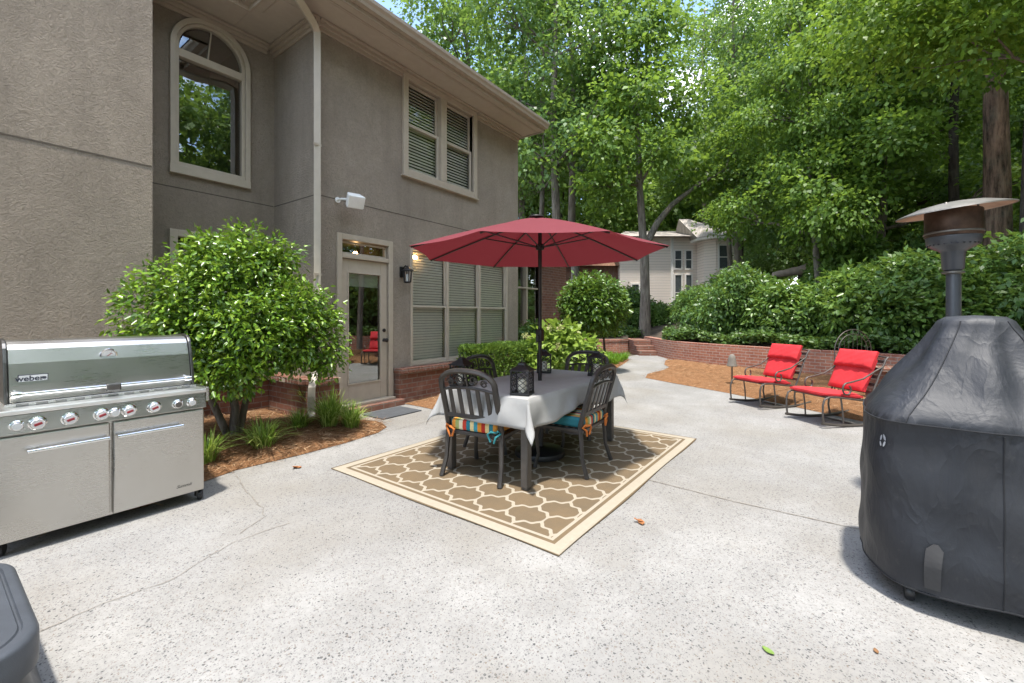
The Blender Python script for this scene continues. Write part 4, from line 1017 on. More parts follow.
# ------------------------------------------------------------------ neighbour house
RC = -math.atan2(CA, SA)
NX, NY = 12.2, 32.0
nh = thing('neighbour_house', (*cw(NX, NY), 1.2), 'cream sided neighbour house with grey hip roof and brown roofed brick wing seen through trees', 'house', RC)
def nb(nm, mat, f, **kw):
    b = MB(); f(b); return b.build(nm, mat, nh, local=True, **kw)
# local axes: x right, y away from the camera, z up
nb('wall', 'siding', lambda b: b.box(-4.2, 1.5, .3, 8, -1, 6.0))
bay = [(1.52, .3), (1.52, -.9), (2.1, -1.5), (3.3, -1.5), (3.95, -.8), (3.95, 3), (1.52, 3)]
nb('bay_wall', 'siding', lambda b: b.prism(bay, -1, 5.75))
nb('bay_roof', 'roof_grey', lambda b: b.add([(1.0, -1.0, 5.75), (1.8, -2.0, 5.75), (3.6, -2.0, 5.75), (4.5, -1.1, 5.75), (4.5, 4, 5.75), (1.0, 4, 5.75), (.6, 1.4, 7.6), (1.4, 1.4, 7.6)], [(0, 1, 7, 6), (1, 2, 7), (2, 3, 7), (3, 4, 7), (4, 5, 6, 7), (5, 0, 6), (0, 5, 4, 3, 2, 1)]))
nb('eave_board', 'neighbour_trim', lambda b: b.prism([(1.02, -.98), (1.82, -1.98), (3.58, -1.98), (4.48, -1.08), (4.48, 3.9), (1.02, 3.9)], 5.56, 5.74))
nb('main_roof', 'roof_grey', lambda b: b.add([(-4.6, -.3, 6.0), (1.6, -.3, 6.0), (1.6, 8.4, 6.0), (-4.6, 8.4, 6.0), (-2.8, 4, 7.2), (1.2, 4, 7.2)], [(0, 1, 5, 4), (1, 2, 5), (2, 3, 4, 5), (3, 0, 4), (0, 3, 2, 1)]))
def nwin(x0, x1, z0, z1, y):
    b = MB(); frame_rect(b, x0, x1, z0, z1, .10, y - .07, y + .02); b.box(x0 + .1, x1 - .1, y - .05, y + .02, (z0 + z1) / 2 - .03, (z0 + z1) / 2 + .03); f_ = b.build('window', 'neighbour_trim', nh, local=True)
    b = MB(); b.add([(x0 + .1, y - .03, z0 + .1), (x1 - .1, y - .03, z0 + .1), (x1 - .1, y - .03, z1 - .1), (x0 + .1, y - .03, z1 - .1)], [(0, 1, 2, 3)]); b.build('pane', 'neighbour_glass', f_, local=True)
nwin(2.22, 3.2, 3.4, 5.2, -1.51); nwin(2.25, 3.2, .4, 1.9, -1.51); nwin(-.2, .45, 3.6, 5.1, .29); nwin(-.2, .45, .5, 3.3, .29); nwin(.6, 1.2, 3.6, 5.1, .29); nwin(.6, 1.2, .5, 3.3, .29); nwin(-3.4, -2.7, .8, 2.6, .29)
nb('corner_board', 'neighbour_trim', lambda b: (b.box(-.42, -.24, .2, .31, -1, 5.99)))
nb('wing_wall', 'brick', lambda b: b.box(-8.6, -4.22, .8, 7, -1, 3.9))
nb('wing_roof', 'roof_brown', lambda b: b.add([(-9.1, .25, 3.9), (-4.21, .25, 3.9), (-4.21, 7.4, 3.9), (-9.1, 7.4, 3.9), (-8.0, 3.8, 7.2), (-4.21, 3.8, 7.2)], [(0, 1, 5, 4), (1, 2, 5), (2, 3, 4, 5), (3, 0, 4), (0, 3, 2, 1)]))
nb('wall_light', 'umbrella_metal', lambda b: b.lathe([(.001, 2.45), (.09, 2.47), (.11, 2.75), (.03, 2.9), (.001, 2.91)], 8, (1.85, -1.35, 0)))
# ================================================================== FURNITURE AND OBJECTS
def on_v(px, v):            # x on the plane y = v under picture column px
    t = (px - 512) / F; Y = v / (SA - CA * t); return Y * (CA + SA * t)
# ---- gas grill
gr = thing('gas_grill', (.78, 4.05, 0), 'wide stainless steel gas grill with two doors and red marked knobs', 'grill')
GL, GR = .26, 1.30
b = MB(); b.box(GL + .01, GR - .008, 3.775, 4.40, .075, .695); b.build('cabinet', 'steel', gr, bevel=.006)
for u0, u1, h0, h1 in ((GL + .012, .765, .40, .752), (.779, GR - .012, .792, 1.145)):
    b = MB(); b.box(u0, u1, 3.745, 3.772, .085, .682); dr = b.build('door', 'steel', gr, bevel=.008)
    b = MB(); b.tube([(h0, 3.70, .592), (h1, 3.70, .592)], .0125, 12); b.box(h0 + .02, h0 + .04, 3.71, 3.746, .585, .60); b.box(h1 - .04, h1 - .02, 3.71, 3.746, .585, .60); b.build('handle', 'chrome', dr)
b = MB(); b.prism([(3.735, .692), (3.752, .802), (3.80, .802), (3.80, .692)], GL, GR, lambda a, c_, d: (d, a, c_)); b.build('control_panel', 'steel', gr, bevel=.005)
b = MB(); b.box(GL - .005, GR + .004, 3.742, 4.42, .804, .832); b.build('work_top', 'worktop', gr, bevel=.006)
b = MB(); b.box(GR + .006, GR + .028, 3.76, 4.42, .735, .838); b.build('side_rail', 'steel', gr, bevel=.006)
LL, LR = .33, 1.285
prof = [(3.930, .852), (3.946, .95), (3.976, 1.08), (4.006, 1.165), (4.028, 1.194), (4.06, 1.212), (4.13, 1.222), (4.36, 1.21), (4.40, 1.16), (4.41, .852)]
b = MB(); b.prism(prof, LL + .02, LR - .02, lambda a, c_, d: (d, a, c_)); lid = b.build('lid', 'steel', gr, bevel=.004)
for x in (LL, LR - .018):
    b = MB(); b.prism([(p_[0] - .012 * (p_[0] < 4.2), p_[1] + .010 * (p_[1] > .9)) for p_ in prof], x, x + .018, lambda a, c_, d: (d, a, c_)); e_ = b.build('lid_end', 'dark_steel', lid, bevel=.004)
b = MB(); b.box(LL, LR, 3.90, 4.42, .834, .850); b.build('cookbox_rim', 'chrome', gr, bevel=.003)
for i in range(11):
    b = MB(); b.box(.375 + i * .082, .375 + i * .082 + .05, 3.885, 3.8885, .8335, .8465); b.build('vent_slot', 'slot_grey', gr)
b = MB(); b.box(LL, LR, 3.889, 3.899, .833, .849); b.build('vent_strip', 'chrome', gr)
b = MB(); b.tube([(.375, 3.865, .905), (1.235, 3.865, .905)], .0115, 12); b.build('lid_handle', 'chrome', lid)
for x in (.375, 1.225):
    b = MB(); b.tube([(x, 3.865, .905), (x, 3.94, .915)], .013, 10); b.lathe([(.001, -.022), (.017, -.02), (.021, 0), (.017, .02), (.001, .022)], 14, (x, 3.866, .905), Matrix.Rotation(R(90), 3, 'Y')); b.build('handle_post', 'chrome', lid)
xc = on_v(113.5, 3.85); b = MB(); b.box(xc - .037, xc + .037, 3.828, 3.890, .872, .920); b.build('handle_light', 'grey_plastic' if False else 'dark_steel', lid, bevel=.008)
xg = on_v(109, 3.97); Mg = Matrix.Rotation(R(106), 3, 'X')
b = MB(); b.lathe([(.001, 0), (.043, 0), (.047, .006), (.045, .012), (.038, .014), (.036, .008), (.001, .008)], 26, (xg, 3.990, 1.105), Mg); gz = b.build('thermometer', 'chrome', lid)
b = MB(); b.lathe([(.001, .009), (.035, .009), (.001, .0095)], 22, (xg, 3.990, 1.105), Mg); b.build('dial', 'badge_light', gz)
b = MB(); b.cbox((0, 0, .0105), (.042, .004, .001)); b2 = MB(); Mx = Matrix.Translation((xg, 3.990, 1.105)) @ Mg.to_4x4() @ Matrix.Rotation(R(40), 4, 'Z'); b2.cbox((0, 0, .0105), (.044, .004, .001), Mx); b2.build('needle', 'knob_red', gz)
# badge with its lettering
xb = on_v(33.5, 3.94); MB_ = Matrix.Translation((xb, 3.9525, .985)) @ Matrix.Rotation(R(103), 4, 'X') @ Matrix.Rotation(0, 4, 'Z')
b = MB(); b.cbox((0, 0, .002), (.128, .058, .003), MB_); bd = b.build('badge', 'badge_dark', lid, bevel=.004)
b = MB(); b.cbox((0, 0, .0042), (.120, .050, .0012), MB_); b.build('badge_plate', 'badge_light', bd)
off = Matrix.Translation(-total_loc(bd))
text('weber', .046, off @ MB_ @ Matrix.Translation((-.014, .004, .0052)), 'badge_letters', 'badge_dark', bd, bold=.0011)
b = MB(); b.lathe([(.001, .0052), (.011, .0052), (.001, .006)], 18, (0, 0, 0), Matrix.Identity(3)); b.v = [tuple(MB_ @ Vector((p_[0] + .046, p_[1] * .72 + .004, p_[2]))) for p_ in b.v]
for a in (-1, 0, 1): b.add([tuple(MB_ @ Vector(q)) for q in ((.046 + a * .006 - .001, -.003, .0053), (.046 + a * .006 + .001, -.003, .0053), (.046 + a * .009 + .001, -.013, .0053), (.046 + a * .009 - .001, -.013, .0053))], [(0, 1, 2, 3)])
b.build('badge_emblem', 'badge_dark', bd)
text('Summit', .030, Matrix.Translation(-total_loc(gr)) @ Matrix.Translation((on_v(184, 3.744), 3.7436, .150)) @ Matrix.Rotation(R(90), 4, 'X'), 'door_script', 'dark_steel', gr, shear=.45)
for px, kind in ((16.7, 's'), (37.8, 'r'), (70.3, 'r'), (102, 'r'), (115, 's'), (129.5, 'r'), (154.5, 'r'), (178, 'd'), (192, 's')):
    x = on_v(px, 3.725); rad = .040 if kind == 'r' else .030 if kind == 's' else .032; Mk = Matrix.Rotation(R(98), 3, 'X')
    b = MB(); b.lathe([(.001, 0), (rad, 0), (rad * 1.02, .010), (rad * .86, .014), (rad * .8, .030), (rad * .72, .034), (.001, .035)], 22, (x, 3.742, .747), Mk); kn = b.build('knob', 'chrome', gr)
    b = MB(); b.lathe([(.001, .0352), (rad * .62, .0352), (.001, .0358)], 18, (x, 3.742, .747), Mk); b.build('knob_face', 'badge_light' if kind != 'd' else 'dark_steel', kn)
    if kind == 'r': b = MB(); b.cbox((0, 0, .0375), (rad * .85, rad * .34, .003), Matrix.Translation((x, 3.742, .747)) @ Mk.to_4x4() @ Matrix.Rotation(R(20), 4, 'Z')); b.build('knob_pointer', 'knob_red', kn)
for (x, y) in ((GL + .05, 3.82), (GR - .02, 3.80), (GL + .05, 4.33), (GR - .05, 4.33)):
    b = MB(); b.lathe([(.001, -.016), (.030, -.016), (.035, -.010), (.035, .010), (.030, .016), (.001, .016)], 18, (x, y, .0355), Matrix.Rotation(R(90), 3, 'Y') @ Matrix.Rotation(R(25), 3, 'X')); b.box(x - .03, x - .02, y - .02, y + .02, .03, .078); b.build('caster', 'black_plastic', gr)

# ---- dark plastic box in the corner
def rrect(x0, x1, y0, y1, r, n=6):
    out = []
    for cx_, cy_, a0 in ((x1 - r, y1 - r, 0), (x0 + r, y1 - r, 90), (x0 + r, y0 + r, 180), (x1 - r, y0 + r, 270)):
        for i in range(n + 1): a = R(a0 + 90 * i / n); out.append((cx_ + r * math.cos(a), cy_ + r * math.sin(a)))
    return out
sb = thing('plastic_box', (-.03, 2.5, 0), 'low dark grey plastic box with rounded lid in the lower left picture corner', 'storage box')
def loft(levels, n=8):
    b = MB(); rings = [[(x, y, z) for x, y in rrect(-.36 + i, .272 - i, 2.09 + i, 3.0 - i, r, n)] for z, i, r in levels]
    k = len(rings[0]); vs = [p_ for q in rings for p_ in q]
    fs = [(j * k + i, j * k + (i + 1) % k, (j + 1) * k + (i + 1) % k, (j + 1) * k + i) for j in range(len(rings) - 1) for i in range(k)]
    fs += [tuple(range(k))[::-1], tuple((len(rings) - 1) * k + i for i in range(k))]
    b.add(vs, fs, True); return b
loft([(0, -.018, .17), (.02, -.018, .17), (.06, .006, .16), (.13, .024, .15), (.172, .028, .15)]).build('body', 'grey_plastic', sb)
loft([(.174, .006, .165), (.180, .0, .165), (.280, .0, .165), (.292, .008, .162), (.296, .020, .155), (.2965, .036, .15), (.289, .040, .145), (.289, .046, .14), (.2955, .050, .138), (.299, .12, .10)]).build('lid', 'grey_plastic', sb)

# ---- rug
rg = MB(); rg.grid(lambda a, c_: ((a - .5) * 2.95 + .007 * math.sin(c_ * 9) * abs(a - .5) * 2, (c_ - .5) * 2.36 + .008 * math.sin(a * 11 + 1) * abs(c_ - .5) * 2, .006 + .006 * max(0, math.sin(a * 14 + c_ * 5)) * max(0, abs(a - .5) * 2 - .6) + .005 * max(0, math.sin(c_ * 17 + a * 3)) * max(0, abs(c_ - .5) * 2 - .6)), 90, 70); o = rg.build('outdoor_rug', 'rug', local=True, solid=.006); o.location = (3.66, 2.37, 0); o.rotation_euler.z = R(-1.2)
tag(o, 'tan outdoor rug with cream trellis pattern and border under the dining set', 'rug')
RZ = .012
# ---- dining table and cloth
TX0, TX1, TY0, TY1, TZ = 2.78, 4.52, 1.85, 2.75, .735
tb = thing('dining_table', (3.65, 2.3, RZ), 'grey metal outdoor dining table mostly hidden by a pale grey cloth', 'table')
b = MB(); b.box(TX0 + .01, TX1 - .01, TY0 + .01, TY1 - .01, TZ - .045, TZ - .012); b.build('tabletop', 'table_metal', tb, bevel=.01)
for x in (TX0 + .05, TX1 - .05):
    for y in (TY0 + .05, TY1 - .05):
        b = MB(); b.box(x - .032, x + .032, y - .032, y + .032, RZ + .02, TZ - .046); b.box(x - .024, x + .024, y - .024, y + .024, RZ, RZ + .02); b.build('leg', 'table_metal', tb, bevel=.006)
b = MB(); b.box(TX0 + .06, TX1 - .06, TY0 + .05, TY0 + .07, TZ - .11, TZ - .046); b.box(TX0 + .06, TX1 - .06, TY1 - .07, TY1 - .05, TZ - .11, TZ - .046); b.box(TX0 + .05, TX0 + .07, TY0 + .071, TY1 - .071, TZ - .11, TZ - .046); b.box(TX1 - .07, TX1 - .05, TY0 + .071, TY1 - .071, TZ - .11, TZ - .046); b.build('apron', 'table_metal', tb)
OV = .24
def cloth(a, c_):
    L, W = TX1 - TX0, TY1 - TY0
    x = -OV + a * (L + 2 * OV); y = -OV + c_ * (W + 2 * OV)
    ex = max(-x, x - L, 0); ey = max(-y, y - W, 0); sx = -1 if x < 0 else 1; sy = -1 if y < 0 else 1
    cx_, cy_ = min(max(x, 0), L), min(max(y, 0), W)
    r = math.hypot(ex, ey)
    if r == 0: return (TX0 + x, TY0 + y, TZ + .0015 * math.sin(x * 9) * math.sin(y * 8))
    dx, dy = ex / r, ey / r; dia = 2 * dx * dy
    wave = .020 * math.sin((x * 7.3 + y * 9.1)) + .012 * math.sin(x * 17 - y * 13)
    out = min(r, .02) * .6 + max(0, r - .02) * (.14 + .26 * dia) + wave * (r / OV) * (1 - .5 * dia)
    z = TZ - max(0, math.sqrt(max(r * r - (out * .6) ** 2, 0)) - .004)
    lift = .055 * max(0, math.sin(min(1, max(0, (x - .35) / .9)) * math.pi)) if (ey > 0 and sy < 0) else 0   # the chair back pushes it up
    return (TX0 + cx_ + sx * dx * out, TY0 + cy_ + sy * dy * out, z + lift * r / OV)
b = MB(); b.grid(cloth, 88, 58); tag(b.build('tablecloth', 'tablecloth', solid=.0025), 'pale grey tablecloth draped over the outdoor table with pointed corners', 'tablecloth')

# ---- chairs
def make_chair(label):
    t = thing('dining_chair', (0, 0, RZ), label, 'chair', 0, 'cast metal chairs at the dining table')
    B = lambda f, nm, **kw: (lambda m: (f(m), m.build(nm, 'cast_metal', t, local=True, **kw)))(MB())[1]
    for s in (-1, 1):
        B(lambda m: m.tube([(s * .235, .20, .38), (s * .24, .225, .28), (s * .235, .205, .12), (s * .245, .235, 0)], [.021, .018, .016, .019], 6), 'leg')
        B(lambda m: m.tube([(s * .235, -.20, .42), (s * .245, -.215, .30), (s * .25, -.225, .15), (s * .262, -.275, 0)], [.023, .020, .018, .021], 6), 'leg')
    def seat(m):
        m.box(-.25, .25, .215, .25, .362, .395); m.box(-.25, .25, -.235, -.20, .362, .395); m.box(-.252, -.222, -.1995, .2145, .363, .395); m.box(.222, .252, -.1995, .2145, .363, .395)
        for i in range(6): y = -.165 + i * .066; m.box(-.2215, .2215, y, y + .042, .372, .390)
    B(seat, 'seat', bevel=.006)
    yb = lambda z: -.205 - (z - .42) * .275
    post = lambda s: [(s * .240, -.205, .42), (s * .240, -.235, .55), (s * .240, -.275, .68), (s * .240, yb(.785), .785)]
    na = 18
    za_ = lambda i: .785 + .128 * max(0, math.sin(math.pi * i / na)) ** .85
    arch = [(-.24 * math.copysign(abs(math.cos(math.pi * i / na)) ** .8, math.cos(math.pi * i / na)), yb(za_(i)), za_(i)) for i in range(na + 1)]
    B(lambda m: m.tube(post(-1) + arch[1:-1] + post(1)[::-1], .023, 6), 'back_frame')
    B(lambda m: m.box(-.232, .232, yb(.525) - .012, yb(.525) + .012, .505, .540), 'back_rail', bevel=.004)
    B(lambda m: m.tube([(-.232, yb(.745), .745), (-.12, yb(.765), .765), (0, yb(.772), .772), (.12, yb(.765), .765), (.232, yb(.745), .745)], .013, 6), 'back_rail')
    for k in range(5):
        x = (k - 2) * .083
        B(lambda m: m.add([(x + sx, yb(z) + sy, z) for z in (.53, .764) for sx, sy in ((-.018, -.006), (.018, -.006), (.018, .006), (-.018, .006))], [(0, 1, 5, 4), (1, 2, 6, 5), (2, 3, 7, 6), (3, 0, 4, 7), (0, 3, 2, 1), (4, 5, 6, 7)]), 'slat', bevel=.004)
    def scroll(m):
        for s in (-1, 1):
            for (cx_, cz, r0, tn, st_) in ((.150, .812, .032, 1.5, 20), (.060, .838, .042, 1.6, 200)):
                pts = []
                for i in range(22):
                    q = i / 21; a = R(st_) + q * tn * 2 * math.pi; r_ = r0 * (1 - .72 * q)
                    z = cz + r_ * math.sin(a); pts.append((s * (cx_ + r_ * math.cos(a)), yb(z), z))
                m.tube(pts, .0065, 5)
        m.tube([(0, yb(.775), .775), (0, yb(.84), .84), (0, yb(.912), .912)], .008, 5)
    B(scroll, 'scrollwork')
    B(lambda m: (m.tube([(-.235, .0, .37), (-.24, -.1, .35), (-.24, -.2, .36)], .010, 5)), 'brace'); B(lambda m: (m.tube([(.235, .0, .37), (.24, -.1, .35), (.24, -.2, .36)], .010, 5)), 'brace')
    return t
CH = [((2.965, 2.40, RZ), R(-83), 'cast metal chair at the near end of the table with striped cushion and teal tie'), ((3.58, 1.90, RZ), R(3), 'cast metal chair on the right side of the table with orange cushion tie'),
      ((3.68, 2.78, RZ), R(182), 'dark cast metal chair on the house side of the table in front of the hedge'), ((4.56, 2.36, RZ), R(92), 'dark cast metal chair at the far end of the table beyond the parasol pole')]
c0 = make_chair(CH[0][2])
for i, (loc, rz, lab) in enumerate(CH):
    if i == 0: c0.location = loc; c0.rotation_euler.z = rz; c0.scale = (1.09, 1.0, 1.0)
    else: dup(c0, loc, rz, lab)
for i, (loc, rz, lab) in enumerate(CH[:2]):
    t = thing('seat_cushion', (loc[0], loc[1], loc[2] + .395), ['multicoloured striped seat cushion tied on the near end chair with a teal cord', 'striped seat cushion tied on the right side chair with an orange cord'][i], 'cushion', rz, 'striped chair cushions')
    b = MB(); b.prism(rrect(-.235, .235, -.235, .20, .05), .002, .092); b.build('pad', 'striped_fabric', t, bevel=.022, local=True)
    for s in ((1, -1) if i == 0 else (-1, 1)):
        b = MB(); b.tube([(s * .20, -.20, .03), (s * .235, -.225, .02), (s * .255, -.25, .045), (s * .27, -.23, .02), (s * .235, -.25, -.01), (s * .215, -.245, -.06)], .009, 6); b.tube([(s * .235, -.225, .02), (s * .20, -.27, .035), (s * .165, -.262, .01), (s * .19, -.255, -.05)], .009, 6)
        b.build('tie', 'teal_cord' if (i == 0 and s == 1) else 'orange_cord', t, local=True)

# ---- lanterns on the table
def make_lantern(label):
    t = thing('table_lantern', (0, 0, 0), label, 'lantern', 0, 'black lanterns on the dining table')
    W = .072
    b = MB(); b.box(-W - .008, W + .008, -W - .008, W + .008, 0, .018); b.build('base', 'lantern_black', t, bevel=.004, local=True)
    for sx in (-1, 1):
        for sy in (-1, 1): b = MB(); b.cbox((sx * W, sy * W, .105), (.011, .011, .174)); b.build('post', 'lantern_black', t, local=True)
    for k in range(4):
        M_ = Matrix.Rotation(k * math.pi / 2, 4, 'Z'); b = MB()
        for i in range(-2, 4):
            for s in (-1, 1):
                x0, z0 = -.064, .03 + i * .042; x1, z1 = .064, z0 + .10
                if s < 0: x0, x1 = x1, x0
                def clip(xa, za, xb, zb):
                    pts = [(xa, za), (xb, zb)]
                    out = []
                    for (x, z) in pts:
                        zz = min(max(z, .02), .19); f_ = 0 if zb == za else (zz - za) / (zb - za); out.append((xa + (xb - xa) * f_, zz))
                    return out
                q = clip(x0, z0, x1, z1)
                if abs(q[0][1] - q[1][1]) > .01: b.tube([tuple(M_ @ Vector((q[0][0], -W + .003 * s * 0, q[0][1]))), tuple(M_ @ Vector((q[1][0], -W, q[1][1])))], .0028, 5)
        b.build('lattice', 'lantern_black', t, local=True)
    b = MB(); b.lathe([(W * 1.62, .190), (W * 1.62, .198), (W * .55, .238), (W * .5, .252), (.018, .258), (.001, .2585)], 4, (0, 0, 0), Matrix.Rotation(R(45), 3, 'Z'), False); b.build('roof', 'lantern_black', t, local=True)
    b = MB(); b.tube([(.024 * math.cos(a), 0, .275 + .024 * math.sin(a)) for a in [2 * math.pi * i / 14 for i in range(14)]], .0035, 6, True); b.build('ring', 'lantern_black', t, local=True)
    b = MB(); b.lathe([(.001, .019), (.034, .019), (.034, .12), (.028, .124), (.001, .118)], 18); b.build('candle', 'candle', t, local=True)
    return t
LN = [((2.90, 1.985, TZ + .004), .3, 'black lattice lantern at the near right corner of the grey tablecloth'), ((4.16, 2.55, TZ + .004), .5, 'black lattice lantern behind the parasol pole on the grey tablecloth'),
      ((2.92, 2.66, TZ + .004), .1, 'black lattice lantern at the left corner of the tablecloth behind the near end chair'), ((4.28, 1.97, TZ + .004), .2, 'black lattice lantern at the far right of the tablecloth before the far end chair')]
l0 = make_lantern(LN[0][2])
for i, (loc, rz, lab) in enumerate(LN):
    if i == 0: l0.location = loc; l0.rotation_euler.z = rz
    else: dup(l0, loc, rz, lab)

# ---- parasol and its base
UX, UY = 3.64, 2.28
um = thing('parasol', (UX, UY, .07), 'dark red octagonal parasol standing open over the dining table', 'parasol')
b = MB(); b.tube([(UX, UY, .09), (UX, UY, 2.33)], .019, 14); b.build('pole', 'umbrella_metal', um)
b = MB(); b.box(UX - .032, UX + .032, UY - .032, UY + .032, 1.12, 1.24); b.build('crank_box', 'umbrella_metal', um, bevel=.01)
b = MB(); b.tube([(UX - .03, UY - .01, 1.18), (UX - .075, UY - .02, 1.18), (UX - .08, UY - .02, 1.12), (UX - .12, UY - .03, 1.12)], .008, 6); b.build('crank_handle', 'umbrella_metal', um)
CX, CY = UX - .02, UY + .03
UR_, UZ0, UZ1 = 1.24, 2.335, 1.985
def rimv(k): a = R(13.2 + 45 * k); return (UR_ * math.cos(a), UR_ * math.sin(a))
b = MB()
for k in range(8):
    (x0, y0), (x1, y1) = rimv(k), rimv(k + 1)
    def fn(s, t_):
        q = .03 + .97 * t_; bow = math.sin(math.pi * s)
        sh = 1 - .035 * bow * q
        return (CX + (x0 + (x1 - x0) * s) * q * sh, CY + (y0 + (y1 - y0) * s) * q * sh, UZ0 - (UZ0 - UZ1) * (q ** 1.18) - .022 * bow * math.sin(math.pi * min(1, q * .9)))
    b.grid(fn, 8, 10)
b.build('canopy', 'umbrella_cloth', um)
b = MB(); b.lathe([(.001, 2.332), (.07, 2.336), (.076, 2.345), (.072, 2.355), (.04, 2.364), (.001, 2.366)], 20, (CX, CY, 0)); b.build('top_cap', 'umbrella_metal', um)
b = MB(); b.lathe([(.019, 2.29), (.045, 2.292), (.045, 2.32), (.019, 2.322)], 16, (UX, UY, 0)); b.build('hub', 'umbrella_metal', um)
b = MB(); b.lathe([(.019, 2.02), (.040, 2.022), (.044, 2.05), (.040, 2.075), (.019, 2.077)], 16, (UX, UY, 0)); b.build('runner', 'umbrella_metal', um)
for k in range(8):
    x, y = rimv(k); q = lambda t_: (UX + (CX - UX + x) * t_, UY + (CY - UY + y) * t_, UZ0 - (UZ0 - UZ1) * t_ ** 1.18 - .016)
    b = MB(); b.tube([(UX + x * .03, UY + y * .03, 2.305), q(.25), q(.5), q(.75), q(.985)], .0085, 6); rb = b.build('rib', 'umbrella_metal', um)
    m_ = q(.46); b = MB(); b.tube([(UX + x * .03, UY + y * .03, 2.05), (m_[0], m_[1], m_[2] - .01)], .0065, 5); b.build('strut', 'umbrella_metal' if k % 3 else 'dark_steel', um)
b = MB(); b.lathe([(.001, 0), (.245, 0), (.25, .012), (.24, .045), (.19, .066), (.06, .078), (.034, .085), (.034, .33), (.022, .335), (.022, .07), (.001, .069)][:-2] + [(.0201, .335)], 36, (UX, UY, RZ)); tag(b.build('weighted_stand', 'black_plastic'), 'heavy round black base holding the parasol pole on the rug under the table', 'base')

# ---- rocking chairs with red cushions
def make_rocker(label):
    t = thing('rocking_chair', (0, 0, 0), label, 'rocking chair', 0, 'rocking chairs in front of the brick wall')
    B = lambda pts, r, nm='frame', n=8: (lambda m: (m.tube(pts, r, n), m.build(nm, 'rocker_metal', t, local=True)))(MB())[1]
    rail = lambda y: .018 + .17 * (y + .05) ** 2
    for s in (-1, 1):
        x = s * .285
        B([(x, y, rail(y)) for y in [-.56 + 1.04 * i / 16 for i in range(17)]], .019, 'rocker_rail')
        B([(x, .455, rail(.455)), (x, .47, .16), (x, .47, .30), (x, .445, .375), (x, .38, .405), (x, .25, .40), (x, .0, .365), (x, -.22, .335), (x, -.25, .335)], .013, 'front_leg')
        B([(x, -.25, rail(-.25)), (x, -.22, .18), (x, -.245, .335)], .013, 'rear_leg'); B([(x, .16, rail(.16)), (x, .17, .2), (x, .2, .395)], .011, 'stretcher')
        B([(x, -.245, .335), (x, -.30, .46), (x, -.40, .68), (x, -.50, .88), (x, -.535, .915)], .013, 'back_post')
        curl = [(x, .10 + .075 * math.cos(a) * (1 - i * .018), .50 + .085 * math.sin(a) * (1 - i * .018)) for i, a in enumerate([R(75 - 300 * k / 18) for k in range(19)])]
        B([(x, -.455, .79), (x, -.33, .73), (x, -.15, .635), (x, .02, .598)] + curl, .0115, 'armrest')
    B([(-.285, -.245, .335), (.285, -.245, .335)], .011, 'cross_bar'); B([(-.285, .40, .402), (.285, .40, .402)], .011, 'cross_bar'); B([(-.285, -.53, .912), (0, -.55, .93), (.285, -.53, .912)], .011, 'cross_bar'); B([(-.285, -.05, .018), (.285, -.05, .018)], .010, 'cross_bar')
    m = MB()
    for i in range(7):
        y = .36 - i * .095; z = .402 - max(0, .25 - y) * .14; m.box(-.272, .272, y - .02, y + .02, z - .004, z + .002)
    m.build('seat_slat', 'rocker_metal', t, local=True)
    for i in range(5): f_ = .15 + i * .19; m = MB(); m.box(-.272, .272, -.262 - .265 * f_ - .004, -.262 - .265 * f_ + .002, .36 + .54 * f_ - .02, .36 + .54 * f_ + .02); m.build('back_slat', 'rocker_metal', t, local=True)
    return t
def pad(x0, x1, a, b_, th0, th1, puff=.018):
    """stuffed pad between two points a, b_ of the (y, z) side profile; thickness measured along the upward normal"""
    (ya, za), (yb_, zb_) = a, b_; L = math.hypot(yb_ - ya, zb_ - za); ty, tz = (yb_ - ya) / L, (zb_ - za) / L; ny, nz = -tz, ty
    if nz < 0: ny, nz = -ny, -nz
    m = MB(); n1, n2 = 14, 16; top = []; bot = []
    def e(q): return max(0, 1 - abs(2 * q - 1) ** 5) ** .4
    def pt(u, v, s):
        k = e(u) * e(v); h_ = (th0 + (th1 - th0) * .5) / 2
        off = h_ + s * (h_ * (.35 + .65 * k) + puff * k * .5) + (.004 * math.sin(u * 23 + v * 17) * k if s > 0 else 0)
        return (x0 + (x1 - x0) * u, ya + (yb_ - ya) * v + ny * off, za + (zb_ - za) * v + nz * off)
    T = [pt(i / n1, j / n2, 1) for j in range(n2 + 1) for i in range(n1 + 1)]; Bo = [pt(i / n1, j / n2, -1) for j in range(n2 + 1) for i in range(n1 + 1)]
    w_ = n1 + 1; N = len(T); fs = []
    for j in range(n2):
        for i in range(n1):
            q = (j * w_ + i, j * w_ + i + 1, (j + 1) * w_ + i + 1, (j + 1) * w_ + i); fs += [q, tuple(N + k for k in q[::-1])]
    for i in range(n1): fs += [(i, N + i, N + i + 1, i + 1), (n2 * w_ + i + 1, N + n2 * w_ + i + 1, N + n2 * w_ + i, n2 * w_ + i)]
    for j in range(n2): fs += [(j * w_, (j + 1) * w_, N + (j + 1) * w_, N + j * w_), ((j + 1) * w_ + n1, j * w_ + n1, N + j * w_ + n1, N + (j + 1) * w_ + n1)]
    m.add(T + Bo, fs, True); return m
def make_rcushion(label):
    t = thing('rocker_cushion', (0, 0, 0), label, 'cushion', 0, 'red cushions on the rocking chairs')
    pad(-.262, .262, (.445, .412), (-.17, .352), .068, .068).build('seat_pad', 'red_fabric', t, local=True)
    pad(-.262, .262, (-.225, .44), (-.425, .86), .07, .07).build('back_pad', 'red_fabric', t, local=True)
    pad(-.266, .266, (-.34, .735), (-.455, .965), .10, .10, .028).build('head_pillow', 'red_fabric', t, local=True)
    m = MB(); m.tube([(-.262, -.30, .70), (0, -.295, .70), (.262, -.30, .70)], .006, 6); m.build('piping', 'red_piping', t, local=True)
    return t
